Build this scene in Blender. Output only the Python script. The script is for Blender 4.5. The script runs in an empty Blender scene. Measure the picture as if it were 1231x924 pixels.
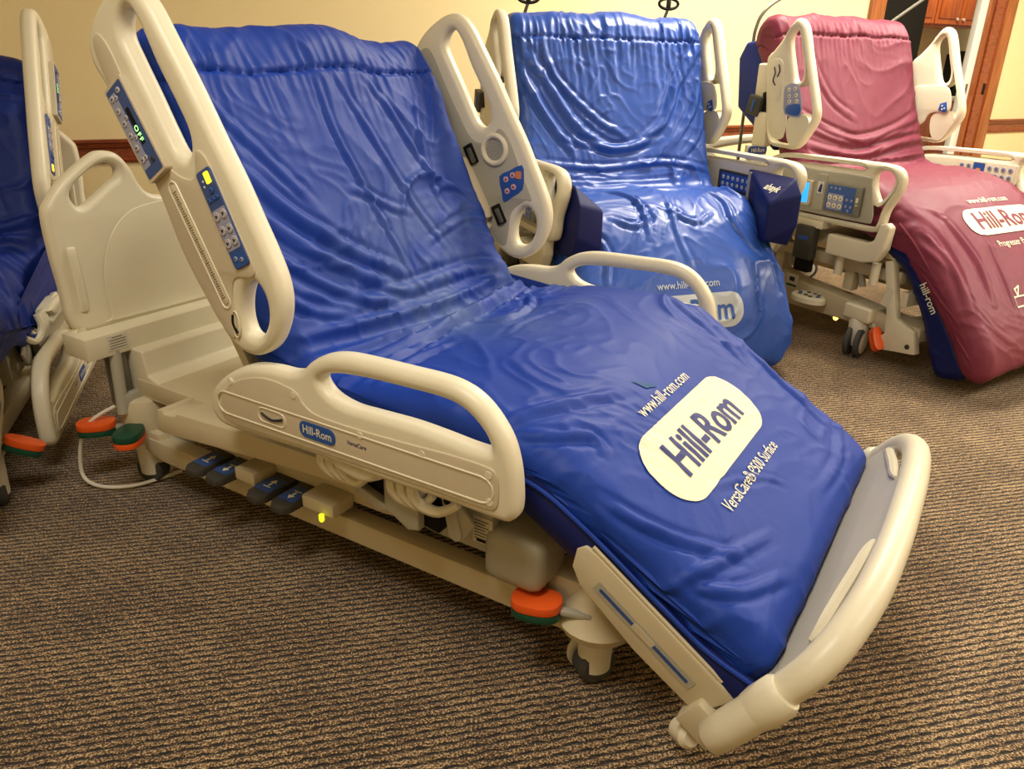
import bpy, bmesh, math, random
import numpy as np
from mathutils import Vector, Matrix, noise
from mathutils.bvhtree import BVHTree
R = math.radians
C = bpy.context.scene.collection
sc = bpy.context.scene

# ------------------------------------------------------------------ camera
pitch, roll = R(22.88), R(1.313)
ct, st = math.cos(pitch), math.sin(pitch)
F = Vector((0, ct, -st)); U0 = Vector((0, st, ct)); R0 = Vector((1, 0, 0))
RR = math.cos(roll)*R0 + math.sin(roll)*U0
UU = -math.sin(roll)*R0 + math.cos(roll)*U0
camd = bpy.data.cameras.new('camera'); cam = bpy.data.objects.new('camera', camd); C.objects.link(cam)
M = Matrix((RR, UU, -F)).transposed().to_4x4(); M.translation = Vector((0, 0, 1.1795))
cam.matrix_world = M
camd.sensor_fit = 'HORIZONTAL'; camd.sensor_width = 36; camd.lens = 36*931.2/1231
camd.clip_start = 0.02
sc.camera = cam

# ------------------------------------------------------------------ world, lights, exposure
w = bpy.data.worlds.new('world'); sc.world = w; w.use_nodes = True
w.node_tree.nodes['Background'].inputs[0].default_value = (1, .9, .75, 1)
w.node_tree.nodes['Background'].inputs[1].default_value = 0.2
WU = Vector((math.cos(R(27.8)), math.sin(R(27.8)), 0)); WN = Vector((math.sin(R(27.8)), -math.cos(R(27.8)), 0))
WO = Vector((1.337, 5.302, 0))
def wp(u, d, z): return WO + WU*u + WN*d + Vector((0, 0, z))     # d = distance into the room from the back wall
CEIL = 2.75
LAMPS = [(-0.5, 1.35, 82), (1.75, 1.7, 80), (-3.9, 3.5, 33), (1.9, 4.1, 112), (-1.2, 4.7, 26)]  # left-front and middle-front lamps are unseen fill, added to brighten the near bed
def lamp(u, d, p):
    l = bpy.data.lights.new('ceiling_light', 'AREA'); l.shape = 'RECTANGLE'; l.size = 1.15; l.size_y = .55
    l.energy = p; l.color = (1, .92, .78)
    o = bpy.data.objects.new('ceiling_light', l); C.objects.link(o)
    o.location = wp(u, d, CEIL-.04); o.rotation_euler = (0, 0, R(27.8))
for a in LAMPS: lamp(*a)
kl = bpy.data.lights.new('kitchen_light', 'AREA'); kl.size = .6; kl.energy = 22; kl.color = (1, .84, .62)
ko = bpy.data.objects.new('kitchen_light', kl); C.objects.link(ko); ko.location = wp(4.0, -.95, 2.6)
sc.view_settings.view_transform = 'Standard'; sc.view_settings.look = 'None'
sc.view_settings.gamma = 1; sc.view_settings.use_curve_mapping = False
sc.view_settings.exposure = 0.5

# ------------------------------------------------------------------ materials
def srgb(r, g, b):
    f = lambda c: (c/255/12.92) if c/255 <= .04045 else ((c/255+.055)/1.055)**2.4
    return (f(r), f(g), f(b), 1)
def mat(name, col, rough=.5, spec=.5, metal=0, var=.06, scale=9, bump=0, bscale=200, emit=0, coat=0, sheen=0):
    m = bpy.data.materials.new(name); m.use_nodes = True; nt = m.node_tree; b = nt.nodes['Principled BSDF']
    b.inputs['Roughness'].default_value = rough; b.inputs['Metallic'].default_value = metal
    b.inputs['Specular IOR Level'].default_value = spec; b.inputs['Coat Weight'].default_value = coat
    b.inputs['Coat Roughness'].default_value = .25
    b.inputs['Sheen Weight'].default_value = sheen; b.inputs['Sheen Roughness'].default_value = .4
    tc = nt.nodes.new('ShaderNodeTexCoord'); n = nt.nodes.new('ShaderNodeTexNoise')
    n.inputs['Scale'].default_value = scale; n.inputs['Detail'].default_value = 5
    nt.links.new(tc.outputs['Object'], n.inputs['Vector'])
    mx = nt.nodes.new('ShaderNodeMix'); mx.data_type = 'RGBA'
    c = Vector(col[:3])
    mx.inputs['A'].default_value = (*(c*(1-var)), 1); mx.inputs['B'].default_value = (*(c*(1+var)), 1)
    nt.links.new(n.outputs['Fac'], mx.inputs['Factor']); nt.links.new(mx.outputs['Result'], b.inputs['Base Color'])
    if bump:
        n2 = nt.nodes.new('ShaderNodeTexNoise'); n2.inputs['Scale'].default_value = bscale; n2.inputs['Detail'].default_value = 3
        nt.links.new(tc.outputs['Object'], n2.inputs['Vector'])
        bp = nt.nodes.new('ShaderNodeBump'); bp.inputs['Strength'].default_value = bump; bp.inputs['Distance'].default_value = .002
        nt.links.new(n2.outputs['Fac'], bp.inputs['Height']); nt.links.new(bp.outputs['Normal'], b.inputs['Normal'])
    if emit:
        b.inputs['Emission Color'].default_value = col; b.inputs['Emission Strength'].default_value = emit
    return m
CREAM = mat('cream_plastic', srgb(220, 213, 188), .38, .45, bump=.12, bscale=450)
PANEL = mat('taupe_plastic', srgb(198, 186, 160), .45, .4, bump=.12, bscale=450)
TAN = mat('tan_painted_metal', srgb(202, 190, 160), .5, .4, bump=.1, bscale=300)
GREY = mat('grey_plastic', srgb(168, 164, 148), .5, .4)
LGREY = mat('light_grey_plastic', srgb(178, 174, 162), .42, .4)
STEEL = mat('dull_metal', srgb(120, 118, 108), .4, .5, metal=.6)
DARK = mat('dark_grey_plastic', srgb(62, 60, 54), .5, .4)
BLACK = mat('black_plastic', srgb(16, 15, 14), .6, .2)
RUBBER = mat('grey_rubber', srgb(70, 70, 68), .6, .3)
WHITE = mat('white_plastic', srgb(222, 218, 204), .4, .4)
INK = mat('white_print', srgb(226, 222, 196), .5, .3, var=.03)
INKBLUE = mat('navy_print', srgb(24, 38, 110), .5, .3)
INKMAR = mat('maroon_print', srgb(120, 40, 62), .5, .3)
INKDK = mat('dark_print', srgb(48, 48, 56), .6, .2)
LBLUE = mat('label_blue', srgb(42, 84, 160), .4, .4)
LNAVY = mat('label_navy', srgb(54, 80, 138), .4, .4)
LAV = mat('label_lavender', srgb(150, 152, 176), .45, .3)
BTN = mat('button_grey', srgb(176, 172, 178), .4, .4)
BTNP = mat('button_pink', srgb(210, 160, 165), .4, .4)
PAPER = mat('paper_sticker', srgb(214, 208, 190), .6, .2)
ORANGE = mat('orange_plastic', srgb(232, 92, 30), .4, .4)
GREEN = mat('green_plastic', srgb(20, 72, 52), .4, .4)
YEL = mat('yellow_lamp', (1, .72, .02, 1), .4, emit=1.6)
YGR = mat('yellow_green_lamp', (.75, .8, .02, 1), .4, emit=.9)
GRN = mat('green_digits', (.35, 1, .25, 1), .4, emit=1.6)
AMB = mat('amber_lamp', (1, .45, .05, 1), .4, emit=6)
SCREEN = mat('lit_blue_screen', (.02, .30, .85, 1), .3, emit=1.0)
SCRTXT = mat('screen_text', (.5, .85, 1, 1), .3, emit=1.0)

def vinyl(name, col, rough, coat, wear=None, amt=0, bump=.25, spec=.5):
    m = mat(name, col, rough, spec, var=.10, scale=3.5, coat=coat)
    nt = m.node_tree; b = nt.nodes['Principled BSDF']; tc = nt.nodes['Texture Coordinate']
    # fine wrinkle relief
    mp = nt.nodes.new('ShaderNodeMapping'); mp.inputs['Scale'].default_value = (1, 1.5, 1)
    n = nt.nodes.new('ShaderNodeTexNoise'); n.inputs['Scale'].default_value = 7; n.inputs['Detail'].default_value = 6
    n.inputs['Distortion'].default_value = 1.2; n.inputs['Roughness'].default_value = .45
    nt.links.new(tc.outputs['Object'], mp.inputs['Vector']); nt.links.new(mp.outputs['Vector'], n.inputs['Vector'])
    bp = nt.nodes.new('ShaderNodeBump'); bp.inputs['Strength'].default_value = bump; bp.inputs['Distance'].default_value = .02
    nt.links.new(n.outputs['Fac'], bp.inputs['Height']); nt.links.new(bp.outputs['Normal'], b.inputs['Normal'])
    # roughness breakup
    n3 = nt.nodes.new('ShaderNodeTexNoise'); n3.inputs['Scale'].default_value = 5; n3.inputs['Detail'].default_value = 6
    nt.links.new(tc.outputs['Object'], n3.inputs['Vector'])
    mr = nt.nodes.new('ShaderNodeMapRange'); mr.inputs['To Min'].default_value = rough-.06; mr.inputs['To Max'].default_value = rough+.12
    nt.links.new(n3.outputs['Fac'], mr.inputs['Value']); nt.links.new(mr.outputs['Result'], b.inputs['Roughness'])
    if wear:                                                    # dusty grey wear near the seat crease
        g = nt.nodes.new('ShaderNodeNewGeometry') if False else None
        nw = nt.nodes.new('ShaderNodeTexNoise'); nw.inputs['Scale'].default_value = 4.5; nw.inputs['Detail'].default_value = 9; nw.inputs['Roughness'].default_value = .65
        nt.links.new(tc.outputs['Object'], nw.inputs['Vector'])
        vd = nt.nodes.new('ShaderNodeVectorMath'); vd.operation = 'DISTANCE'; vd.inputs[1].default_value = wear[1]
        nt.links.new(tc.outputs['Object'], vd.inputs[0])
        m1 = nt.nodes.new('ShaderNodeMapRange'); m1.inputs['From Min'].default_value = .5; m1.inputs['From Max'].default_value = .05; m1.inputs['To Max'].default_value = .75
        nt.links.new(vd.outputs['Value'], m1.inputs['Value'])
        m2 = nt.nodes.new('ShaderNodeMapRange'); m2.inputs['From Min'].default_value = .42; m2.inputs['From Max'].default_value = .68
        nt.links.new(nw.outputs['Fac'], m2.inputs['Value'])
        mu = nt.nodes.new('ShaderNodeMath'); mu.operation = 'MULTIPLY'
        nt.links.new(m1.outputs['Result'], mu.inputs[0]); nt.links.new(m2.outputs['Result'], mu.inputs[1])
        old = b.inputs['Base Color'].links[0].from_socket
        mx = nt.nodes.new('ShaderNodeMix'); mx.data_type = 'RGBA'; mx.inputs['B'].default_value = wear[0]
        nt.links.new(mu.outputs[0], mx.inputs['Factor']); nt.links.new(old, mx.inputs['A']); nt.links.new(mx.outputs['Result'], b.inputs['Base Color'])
    return m
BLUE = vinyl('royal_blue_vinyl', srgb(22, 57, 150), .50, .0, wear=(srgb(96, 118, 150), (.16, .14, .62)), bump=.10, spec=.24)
BLUE2 = vinyl('mid_blue_vinyl', srgb(38, 78, 165), .36, .08, bump=.10, spec=.4)
BLUE3 = vinyl('navy_blue_vinyl', srgb(18, 42, 122), .5, .0, bump=.10, spec=.25)
NAVY = vinyl('dark_navy_vinyl', srgb(13, 24, 84), .45, .0, bump=.1, spec=.25)
MAROON = vinyl('maroon_vinyl', srgb(114, 42, 62), .50, .0, bump=.10, spec=.3)

def carpet_mat():
    m = bpy.data.materials.new('brown_ribbed_carpet'); m.use_nodes = True; nt = m.node_tree; L = nt.links.new
    N = lambda t: nt.nodes.new('ShaderNode'+t)
    b = nt.nodes['Principled BSDF']; b.inputs['Roughness'].default_value = .95; b.inputs['Specular IOR Level'].default_value = .15
    b.inputs['Sheen Weight'].default_value = .15
    tc = N('TexCoord'); mp = N('Mapping'); mp.inputs['Rotation'].default_value = (0, 0, -R(14))
    L(tc.outputs['Object'], mp.inputs['Vector'])
    # slow wobble of the ribs
    wob = N('TexNoise'); wob.inputs['Scale'].default_value = 26; wob.inputs['Detail'].default_value = 2
    L(mp.outputs['Vector'], wob.inputs['Vector'])
    sx = N('SeparateXYZ'); L(mp.outputs['Vector'], sx.inputs[0])
    def math2(op, a, bb, c=None):
        x = N('Math'); x.operation = op
        for i, v in enumerate((a, bb) if c is None else (a, bb, c)):
            if v is None: continue
            if hasattr(v, 'is_linked'): L(v, x.inputs[i])
            else: x.inputs[i].default_value = v
        return x.outputs[0]
    v = math2('ADD', sx.outputs['Y'], math2('MULTIPLY', math2('SUBTRACT', wob.outputs['Fac'], .5), .010))
    P = .0175
    ph = math2('MULTIPLY', v, 2*math.pi/P)
    # dashes: each rib shifted sideways, modulates the phase
    row = math2('FLOOR', math2('DIVIDE', v, P), None)
    wn = N('TexWhiteNoise'); wn.noise_dimensions = '1D'; L(row, wn.inputs['W'])
    u = math2('ADD', sx.outputs['X'], math2('MULTIPLY', math2('ADD', row, math2('MULTIPLY', wn.outputs['Value'], .35)), .017))
    un = N('TexNoise'); un.inputs['Scale'].default_value = 30; L(mp.outputs['Vector'], un.inputs['Vector'])
    u = math2('ADD', u, math2('MULTIPLY', un.outputs['Fac'], .02))
    dash = math2('SINE', math2('MULTIPLY', u, 2*math.pi/.046), None)
    rib = math2('SINE', math2('ADD', ph, math2('MULTIPLY', dash, .40)), None)
    cn = N('TexNoise'); cn.inputs['Scale'].default_value = 420; cn.inputs['Detail'].default_value = 2
    L(tc.outputs['Object'], cn.inputs['Vector'])
    hgt = math2('ADD', rib, math2('MULTIPLY', math2('SUBTRACT', cn.outputs['Fac'], .5), 4.0))
    hgt = math2('ADD', hgt, math2('MULTIPLY', dash, .28))
    # colours
    sp = N('TexNoise'); sp.inputs['Scale'].default_value = 230; sp.inputs['Detail'].default_value = 1; L(tc.outputs['Object'], sp.inputs['Vector'])
    big = N('TexNoise'); big.inputs['Scale'].default_value = 4; big.inputs['Detail'].default_value = 6; big.inputs['Roughness'].default_value = .7; L(tc.outputs['Object'], big.inputs['Vector'])
    cr = N('ValToRGB'); e = cr.color_ramp.elements
    e[0].position = .40; e[0].color = srgb(72, 54, 38)
    e[1].position = .63; e[1].color = srgb(222, 192, 146)
    x = e.new(.5); x.color = srgb(140, 110, 76)
    L(math2('ADD', sp.outputs['Fac'], math2('MULTIPLY', math2('SUBTRACT', big.outputs['Fac'], .5), .35)), cr.inputs['Fac'])
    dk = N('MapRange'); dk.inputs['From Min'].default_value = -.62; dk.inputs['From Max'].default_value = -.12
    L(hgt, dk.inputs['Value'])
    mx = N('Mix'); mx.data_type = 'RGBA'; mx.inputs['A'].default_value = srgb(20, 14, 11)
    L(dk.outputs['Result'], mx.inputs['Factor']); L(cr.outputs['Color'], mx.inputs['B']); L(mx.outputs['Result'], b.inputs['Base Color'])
    bp = N('Bump'); bp.inputs['Strength'].default_value = .7; bp.inputs['Distance'].default_value = .003
    L(hgt, bp.inputs['Height']); L(bp.outputs['Normal'], b.inputs['Normal'])
    return m
CARPET = carpet_mat()
WALL = mat('cream_wall_paint', srgb(228, 209, 160), .8, .2, var=.02, bump=.15, bscale=250)
CEILM = mat('ceiling_paint', srgb(225, 218, 200), .9, .1, bump=.2, bscale=120)
def wood_mat(name, c1, c2, rot=(0, 0, 0)):
    m = bpy.data.materials.new(name); m.use_nodes = True; nt = m.node_tree; b = nt.nodes['Principled BSDF']
    b.inputs['Roughness'].default_value = .35; b.inputs['Coat Weight'].default_value = .3
    tc = nt.nodes.new('ShaderNodeTexCoord'); mp = nt.nodes.new('ShaderNodeMapping'); mp.inputs['Scale'].default_value = rot
    n = nt.nodes.new('ShaderNodeTexNoise'); n.inputs['Scale'].default_value = 6; n.inputs['Detail'].default_value = 6; n.inputs['Distortion'].default_value = .6
    cr = nt.nodes.new('ShaderNodeValToRGB'); cr.color_ramp.elements[0].color = c1; cr.color_ramp.elements[1].color = c2
    cr.color_ramp.elements[0].position = .35; cr.color_ramp.elements[1].position = .65
    nt.links.new(tc.outputs['Object'], mp.inputs['Vector']); nt.links.new(mp.outputs['Vector'], n.inputs['Vector'])
    nt.links.new(n.outputs['Fac'], cr.inputs['Fac']); nt.links.new(cr.outputs['Color'], b.inputs['Base Color'])
    return m
WOODH = wood_mat('dark_wood_rail', srgb(110, 46, 22), srgb(140, 66, 32), (.5, 8, 12))
WOODV = wood_mat('brown_wood_casing', srgb(128, 66, 28), srgb(160, 90, 42), (10, 10, .6))
OAK = wood_mat('orange_oak', srgb(176, 84, 30), srgb(206, 112, 48), (8, 8, .8))

# ------------------------------------------------------------------ geometry helpers.  A piece = (verts Nx3, faces)
def cr_curve(pts, n=6, closed=True):
    P = [np.array(p, float) for p in pts]; out = []; N_ = len(P)
    rng = range(N_) if closed else range(N_-1)
    for i in rng:
        p0 = P[(i-1) % N_] if closed or i > 0 else P[0]; p1 = P[i]; p2 = P[(i+1) % N_]
        p3 = P[(i+2) % N_] if closed or i < N_-2 else P[-1]
        for k in range(n):
            t = k/n
            out.append(.5*((2*p1)+(-p0+p2)*t+(2*p0-5*p1+4*p2-p3)*t*t+(-p0+3*p1-3*p2+p3)*t**3))
    if not closed: out.append(P[-1])
    return np.array(out)
def from_bm(bm):
    bm.verts.ensure_lookup_table(); bm.verts.index_update()
    r = (np.array([v.co[:] for v in bm.verts]), [[v.index for v in f.verts] for f in bm.faces]); bm.free(); return r
def box(c, s, bev=.004, rot=None, seg=2):
    bm = bmesh.new(); bmesh.ops.create_cube(bm, size=1)
    for v in bm.verts: v.co = Vector((v.co.x*s[0], v.co.y*s[1], v.co.z*s[2]))
    if bev > 0: bmesh.ops.bevel(bm, geom=bm.edges[:], offset=min(bev, .45*min(s)), segments=seg, profile=.6, affect='EDGES')
    v, f = from_bm(bm)
    if rot is not None: v = v @ np.array(rot.to_3x3()).T
    return v+np.array(c), f
def prism(poly, a, b, bev=.003, axis='y', seg=2):
    """poly in (x,z) for axis y, (y,z) for axis x, (x,y) for axis z"""
    bm = bmesh.new()
    mk = {'y': lambda p, w: (p[0], w, p[1]), 'x': lambda p, w: (w, p[0], p[1]), 'z': lambda p, w: (p[0], p[1], w)}[axis]
    v0 = [bm.verts.new(mk(p, a)) for p in poly]; v1 = [bm.verts.new(mk(p, b)) for p in poly]
    bm.faces.new(v0); bm.faces.new(v1[::-1]); n = len(poly)
    for i in range(n): bm.faces.new((v0[i], v0[(i+1) % n], v1[(i+1) % n], v1[i]))
    bmesh.ops.recalc_face_normals(bm, faces=bm.faces[:])
    if bev: bmesh.ops.bevel(bm, geom=bm.edges[:], offset=bev, segments=seg, profile=.6, affect='EDGES', clamp_overlap=True)
    return from_bm(bm)
def tube(path, r, n=10, closed=False, smooth=0, flat=1.0, up=(0, 0, 1)):
    P = cr_curve(path, smooth, closed) if smooth else np.array(path, float)
    m = len(P); rr = np.full(m, r) if np.isscalar(r) else np.interp(np.linspace(0, 1, m), np.linspace(0, 1, len(r)), r)
    T = np.roll(P, -1, 0)-np.roll(P, 1, 0)
    if not closed: T[0] = P[1]-P[0]; T[-1] = P[-1]-P[-2]
    T /= np.linalg.norm(T, axis=1)[:, None]+1e-12
    ref = np.array(up, float); V = []
    a = ref-T[0]*(ref@T[0])
    if np.linalg.norm(a) < 1e-3: a = np.array([1, 0, 0.])-T[0]*T[0][0]
    a /= np.linalg.norm(a)
    for i in range(m):
        a = a-T[i]*(a@T[i]); a /= np.linalg.norm(a); b = np.cross(T[i], a)
        for k in range(n):
            q = 2*math.pi*k/n; V.append(P[i]+rr[i]*(math.cos(q)*a*flat+math.sin(q)*b))
    Fc = []
    for i in range(m if closed else m-1):
        j = (i+1) % m
        for k in range(n):
            l = (k+1) % n; Fc.append([i*n+k, i*n+l, j*n+l, j*n+k])
    if not closed: Fc.append(list(range(n))[::-1]); Fc.append([(m-1)*n+k for k in range(n)])
    return np.array(V), Fc
def cyl(p0, p1, r0, r1=None, n=20, bev=0):
    r1 = r0 if r1 is None else r1; p0 = np.array(p0, float); p1 = np.array(p1, float)
    if bev:
        d = (p1-p0)/np.linalg.norm(p1-p0); return tube([p0, p0+d*.0001, p0+d*bev, p1-d*bev, p1-d*.0001, p1], 1, n, up=(.3, .5, .8))._replace if False else lathe_between(p0, p1, [(0, r0-bev), (bev, r0), (-bev, r1), (0, r1-bev)], n)
    return lathe_between(p0, p1, [(0, r0), (-1e-9, r1)], n)
def lathe_between(p0, p1, prof, n=20):
    """prof: (distance from p0, radius); a negative or final distance counts from p1"""
    p0 = np.array(p0, float); p1 = np.array(p1, float); L_ = np.linalg.norm(p1-p0); d = (p1-p0)/L_
    a = np.cross(d, [0, 0, 1.] if abs(d[2]) < .9 else [1., 0, 0]); a /= np.linalg.norm(a); b = np.cross(d, a)
    V = []; m = len(prof)
    for i, (t, r) in enumerate(prof):
        tt = L_+t if (t < 0 or i == m-1) else t
        for k in range(n):
            q = 2*math.pi*k/n; V.append(p0+d*tt+r*(math.cos(q)*a+math.sin(q)*b))
    Fc = [[i*n+k, i*n+(k+1) % n, (i+1)*n+(k+1) % n, (i+1)*n+k] for i in range(m-1) for k in range(n)]
    Fc += [list(range(n))[::-1], [(m-1)*n+k for k in range(n)]]
    return np.array(V), Fc
def area2(p):
    p = np.array(p); x, y = p[:, 0], p[:, 1]; return .5*np.sum(x*np.roll(y, -1)-y*np.roll(x, -1))
def plate(outline, holes, t, bev, sm=5, res=3):
    """2D outline with holes -> rounded slab in (u,v,w), w in [-t/2,t/2]"""
    cu = bpy.data.curves.new('c', 'CURVE'); cu.dimensions = '2D'; cu.fill_mode = 'BOTH'
    for i, poly in enumerate([outline]+list(holes)):
        p = cr_curve(poly, sm) if sm else np.array(poly, float)
        if (area2(p) > 0) == (i > 0): p = p[::-1]
        s = cu.splines.new('POLY'); s.points.add(len(p)-1); s.use_cyclic_u = True
        for k, q in enumerate(p): s.points[k].co = (q[0], q[1], 0, 1)
    cu.extrude = t/2-bev; cu.bevel_depth = bev; cu.bevel_resolution = res; cu.offset = -bev
    o = bpy.data.objects.new('c', cu); C.objects.link(o)
    me = o.to_mesh()
    v = np.array([q.co[:] for q in me.vertices]); f = [list(q.vertices) for q in me.polygons]
    o.to_mesh_clear(); bpy.data.objects.remove(o); bpy.data.curves.remove(cu)
    bm = bmesh.new(); vs = [bm.verts.new(q) for q in v]
    for q in f:
        try: bm.faces.new([vs[i] for i in q])
        except ValueError: pass
    bmesh.ops.remove_doubles(bm, verts=bm.verts[:], dist=1e-5)
    return from_bm(bm)
def text2d(s, size=1, bold=.0, sx=1.0, space=1.0):
    cu = bpy.data.curves.new('t', 'FONT'); cu.body = s; cu.size = size; cu.align_x = 'CENTER'; cu.align_y = 'CENTER'
    cu.offset = bold*size; cu.space_character = space; cu.resolution_u = 3
    o = bpy.data.objects.new('t', cu); C.objects.link(o); me = o.to_mesh()
    v = np.array([q.co[:] for q in me.vertices]).reshape(-1, 3); f = [list(q.vertices) for q in me.polygons]
    o.to_mesh_clear(); bpy.data.objects.remove(o); bpy.data.curves.remove(cu)
    v[:, 0] *= sx
    return v, f
def frame(o, eu, ev):
    eu = np.array(eu, float); eu /= np.linalg.norm(eu); ev = np.array(ev, float); ev -= eu*(ev@eu); ev /= np.linalg.norm(ev)
    n = np.cross(eu, ev); return np.array([eu, ev, n]), np.array(o, float)
def place(piece, fr):
    v, f = piece; return v @ fr[0]+fr[1], f
def xz(piece, y): v, f = piece; return np.stack([v[:, 0], y+v[:, 2], v[:, 1]], -1), f          # (u,v,w) -> x=u z=v y=w
def yz(piece, x): v, f = piece; return np.stack([x+v[:, 2], v[:, 0], v[:, 1]], -1), f
def rrect(w, h, r, n=5):
    r = min(r, w/2-1e-4, h/2-1e-4); P = []
    for cx, cy, a0 in ((w/2-r, h/2-r, 0), (-w/2+r, h/2-r, 90), (-w/2+r, -h/2+r, 180), (w/2-r, -h/2+r, 270)):
        for k in range(n+1):
            a = R(a0+90*k/n); P.append((cx+r*math.cos(a), cy+r*math.sin(a)))
    return P
def slab(w, h, r, t, bev=.001, c=(0, 0, 0)):
    """rounded rectangle slab, bottom at w=0"""
    P = np.array(rrect(w, h, r))+np.array(c[:2]); return prism([tuple(p) for p in P], c[2], c[2]+t, bev, 'z', 1)
def disc(c, r, t, n=20, bev=.0008):
    return lathe_between((c[0], c[1], c[2]), (c[0], c[1], c[2]+t), [(0, r), (-bev, r), (0, r-bev)], n)

def mesh_obj(name, pieces, parent=None, flat=False, ang=35, label=None):
    """pieces: list of (piece, material) -> ONE mesh object"""
    V = []; Fa = []; MI = []; mats = []; off = 0
    for (v, f), m in pieces:
        if m not in mats: mats.append(m)
        i = mats.index(m); V.append(np.array(v).reshape(-1, 3)); Fa += [[q+off for q in p] for p in f]; MI += [i]*len(f); off += len(v)
    me = bpy.data.meshes.new(name); me.from_pydata(np.concatenate(V).tolist(), [], Fa)
    for m in mats: me.materials.append(m)
    me.polygons.foreach_set('material_index', MI)
    if not flat:
        bm = bmesh.new(); bm.from_mesh(me); bmesh.ops.recalc_face_normals(bm, faces=bm.faces[:]); bm.to_mesh(me); bm.free()
    me.polygons.foreach_set('use_smooth', [True]*len(me.polygons)); me.set_sharp_from_angle(angle=R(ang)); me.update()
    o = bpy.data.objects.new(name, me); C.objects.link(o); o.parent = parent
    if label: o['label'] = label
    return o
def root(name, label, cat, loc, rz, group=None):
    o = bpy.data.objects.new(name, None); C.objects.link(o); o.location = loc; o.rotation_euler = (0, 0, rz)
    o['label'] = label; o['category'] = cat; o.empty_display_size = .1
    if group: o['group'] = group
    return o

# ------------------------------------------------------------------ the room
def struct(name, pieces, parent=None, **k):
    o = mesh_obj(name, pieces, parent, **k)
    if parent is None: o['kind'] = 'structure'
    return o
def wbox(u0, u1, d0, d1, z0, z1, bev=.002):
    c = wp((u0+u1)/2, (d0+d1)/2, (z0+z1)/2)
    return box(c, (u1-u0, abs(d1-d0), z1-z0), bev, Matrix.Rotation(R(27.8), 4, 'Z'))
U0_, U1_, D1 = -5.9, 3.9, 6.6
OL, OR, OH = 1.28, 2.50, 2.07          # door opening
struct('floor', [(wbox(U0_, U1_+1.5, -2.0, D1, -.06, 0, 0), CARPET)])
struct('ceiling', [(wbox(U0_-.1, U1_+1.5, -2.0, D1, CEIL, CEIL+.1, 0), CEILM)])
struct('wall_back', [(wbox(U0_-.1, OL, -.12, 0, 0, CEIL, 0), WALL), (wbox(OR, U1_+.1, -.12, 0, 0, CEIL, 0), WALL), (wbox(OL, OR, -.12, 0, OH, CEIL, 0), WALL)])
struct('wall_left', [(wbox(U0_-.1, U0_, 0, D1, 0, CEIL, 0), WALL)])
struct('wall_right', [(wbox(U1_, U1_+.1, 0, D1, 0, CEIL, 0), WALL)])
struct('wall_front', [(wbox(U0_, U1_, D1, D1+.1, 0, CEIL, 0), WALL)])
# chair rail
def rail(u0, u1):
    prof = [(0, .70), (.012, .70), (.016, .712), (.010, .718), (.010, .762), (.020, .768), (.024, .785), (.034, .79), (.034, .803), (0, .803)]
    v, f = prism([(p[0], p[1]) for p in prof], u0, u1, 0, 'y')
    V = np.array([wp(q[1], q[0], q[2])[:] for q in v]); return V, f
struct('trim_1', [(rail(U0_, OL-.13), WOODH)]); struct('trim_2', [(rail(OR+.23, U1_), WOODH)])
struct('baseboard_back', [(wbox(U0_, OL-.13, 0, .015, 0, .1), WOODH)])
# door frame
dj = struct('door_1', [(wbox(OL-.0, OL+.025, -.12, .0, 0, OH), WOODV), (wbox(OR-.025, OR+.0, -.12, 0, 0, OH), WOODV), (wbox(OL, OR, -.12, 0, OH-.025, OH), WOODV)])
mesh_obj('door_casing', [(wbox(OL-.13, OL+.005, 0, .03, 0, OH+.13, .008), WOODV)], dj)
mesh_obj('door_casing', [(wbox(OR+.11, OR+.23, 0, .03, 0, OH+.13, .008), WOODV), (wbox(OR-.005, OR+.11, 0, .018, 0, OH+.1, .004), WOODH)], dj)
mesh_obj('door_casing', [(wbox(OL-.13, OR+.23, 0, .028, OH, OH+.13, .008), WOODV)], dj)
mesh_obj('strike_plate', [(wbox(OR+.055, OR+.08, .016, .024, .99, 1.07, .001), BLACK)], dj)
# white door edge standing in the opening
wd = root('open_door', 'white edge of an open door in the wooden doorway', 'door', wp(2.435, -.06, 0), R(27.8))
mesh_obj('door_leaf', [(box((0, 0, 1.0), (.085, .045, 1.99), .004), WHITE)], wd)
mesh_obj('latch', [(box((0, -.024, 1.02), (.025, .003, .09), .001), STEEL)], wd)
# next room
struct('wall_kitchen', [(wbox(OL-1.6, U1_+1.5, -2.1, -2.0, 0, CEIL, 0), WALL)])
def cab_door(u0, u1, z0, z1, d):
    """arched raised panel door, faces the room"""
    cu, cz = (u0+u1)/2, (z0+z1)/2; w_, h_ = u1-u0-.01, z1-z0-.01
    fr = (np.array([WU[:], [0, 0, 1], (WU.cross(Vector((0, 0, 1))))[:]]), np.array(wp(cu, d, cz)[:]))
    arch = [(-w_/2+.05, -h_/2+.05), (w_/2-.05, -h_/2+.05), (w_/2-.05, h_/2-.11)]
    for k in range(1, 8):
        a = k/8; arch.append((w_/2-.05-(w_-.1)*a, h_/2-.11+.06*math.sin(math.pi*a)))
    arch.append((-w_/2+.05, h_/2-.11))
    return fr, [(place(slab(w_, h_, .004, .02, .003), fr), OAK), (place(prism(arch, .018, .028, .006, 'z'), fr), OAK)]
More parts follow.
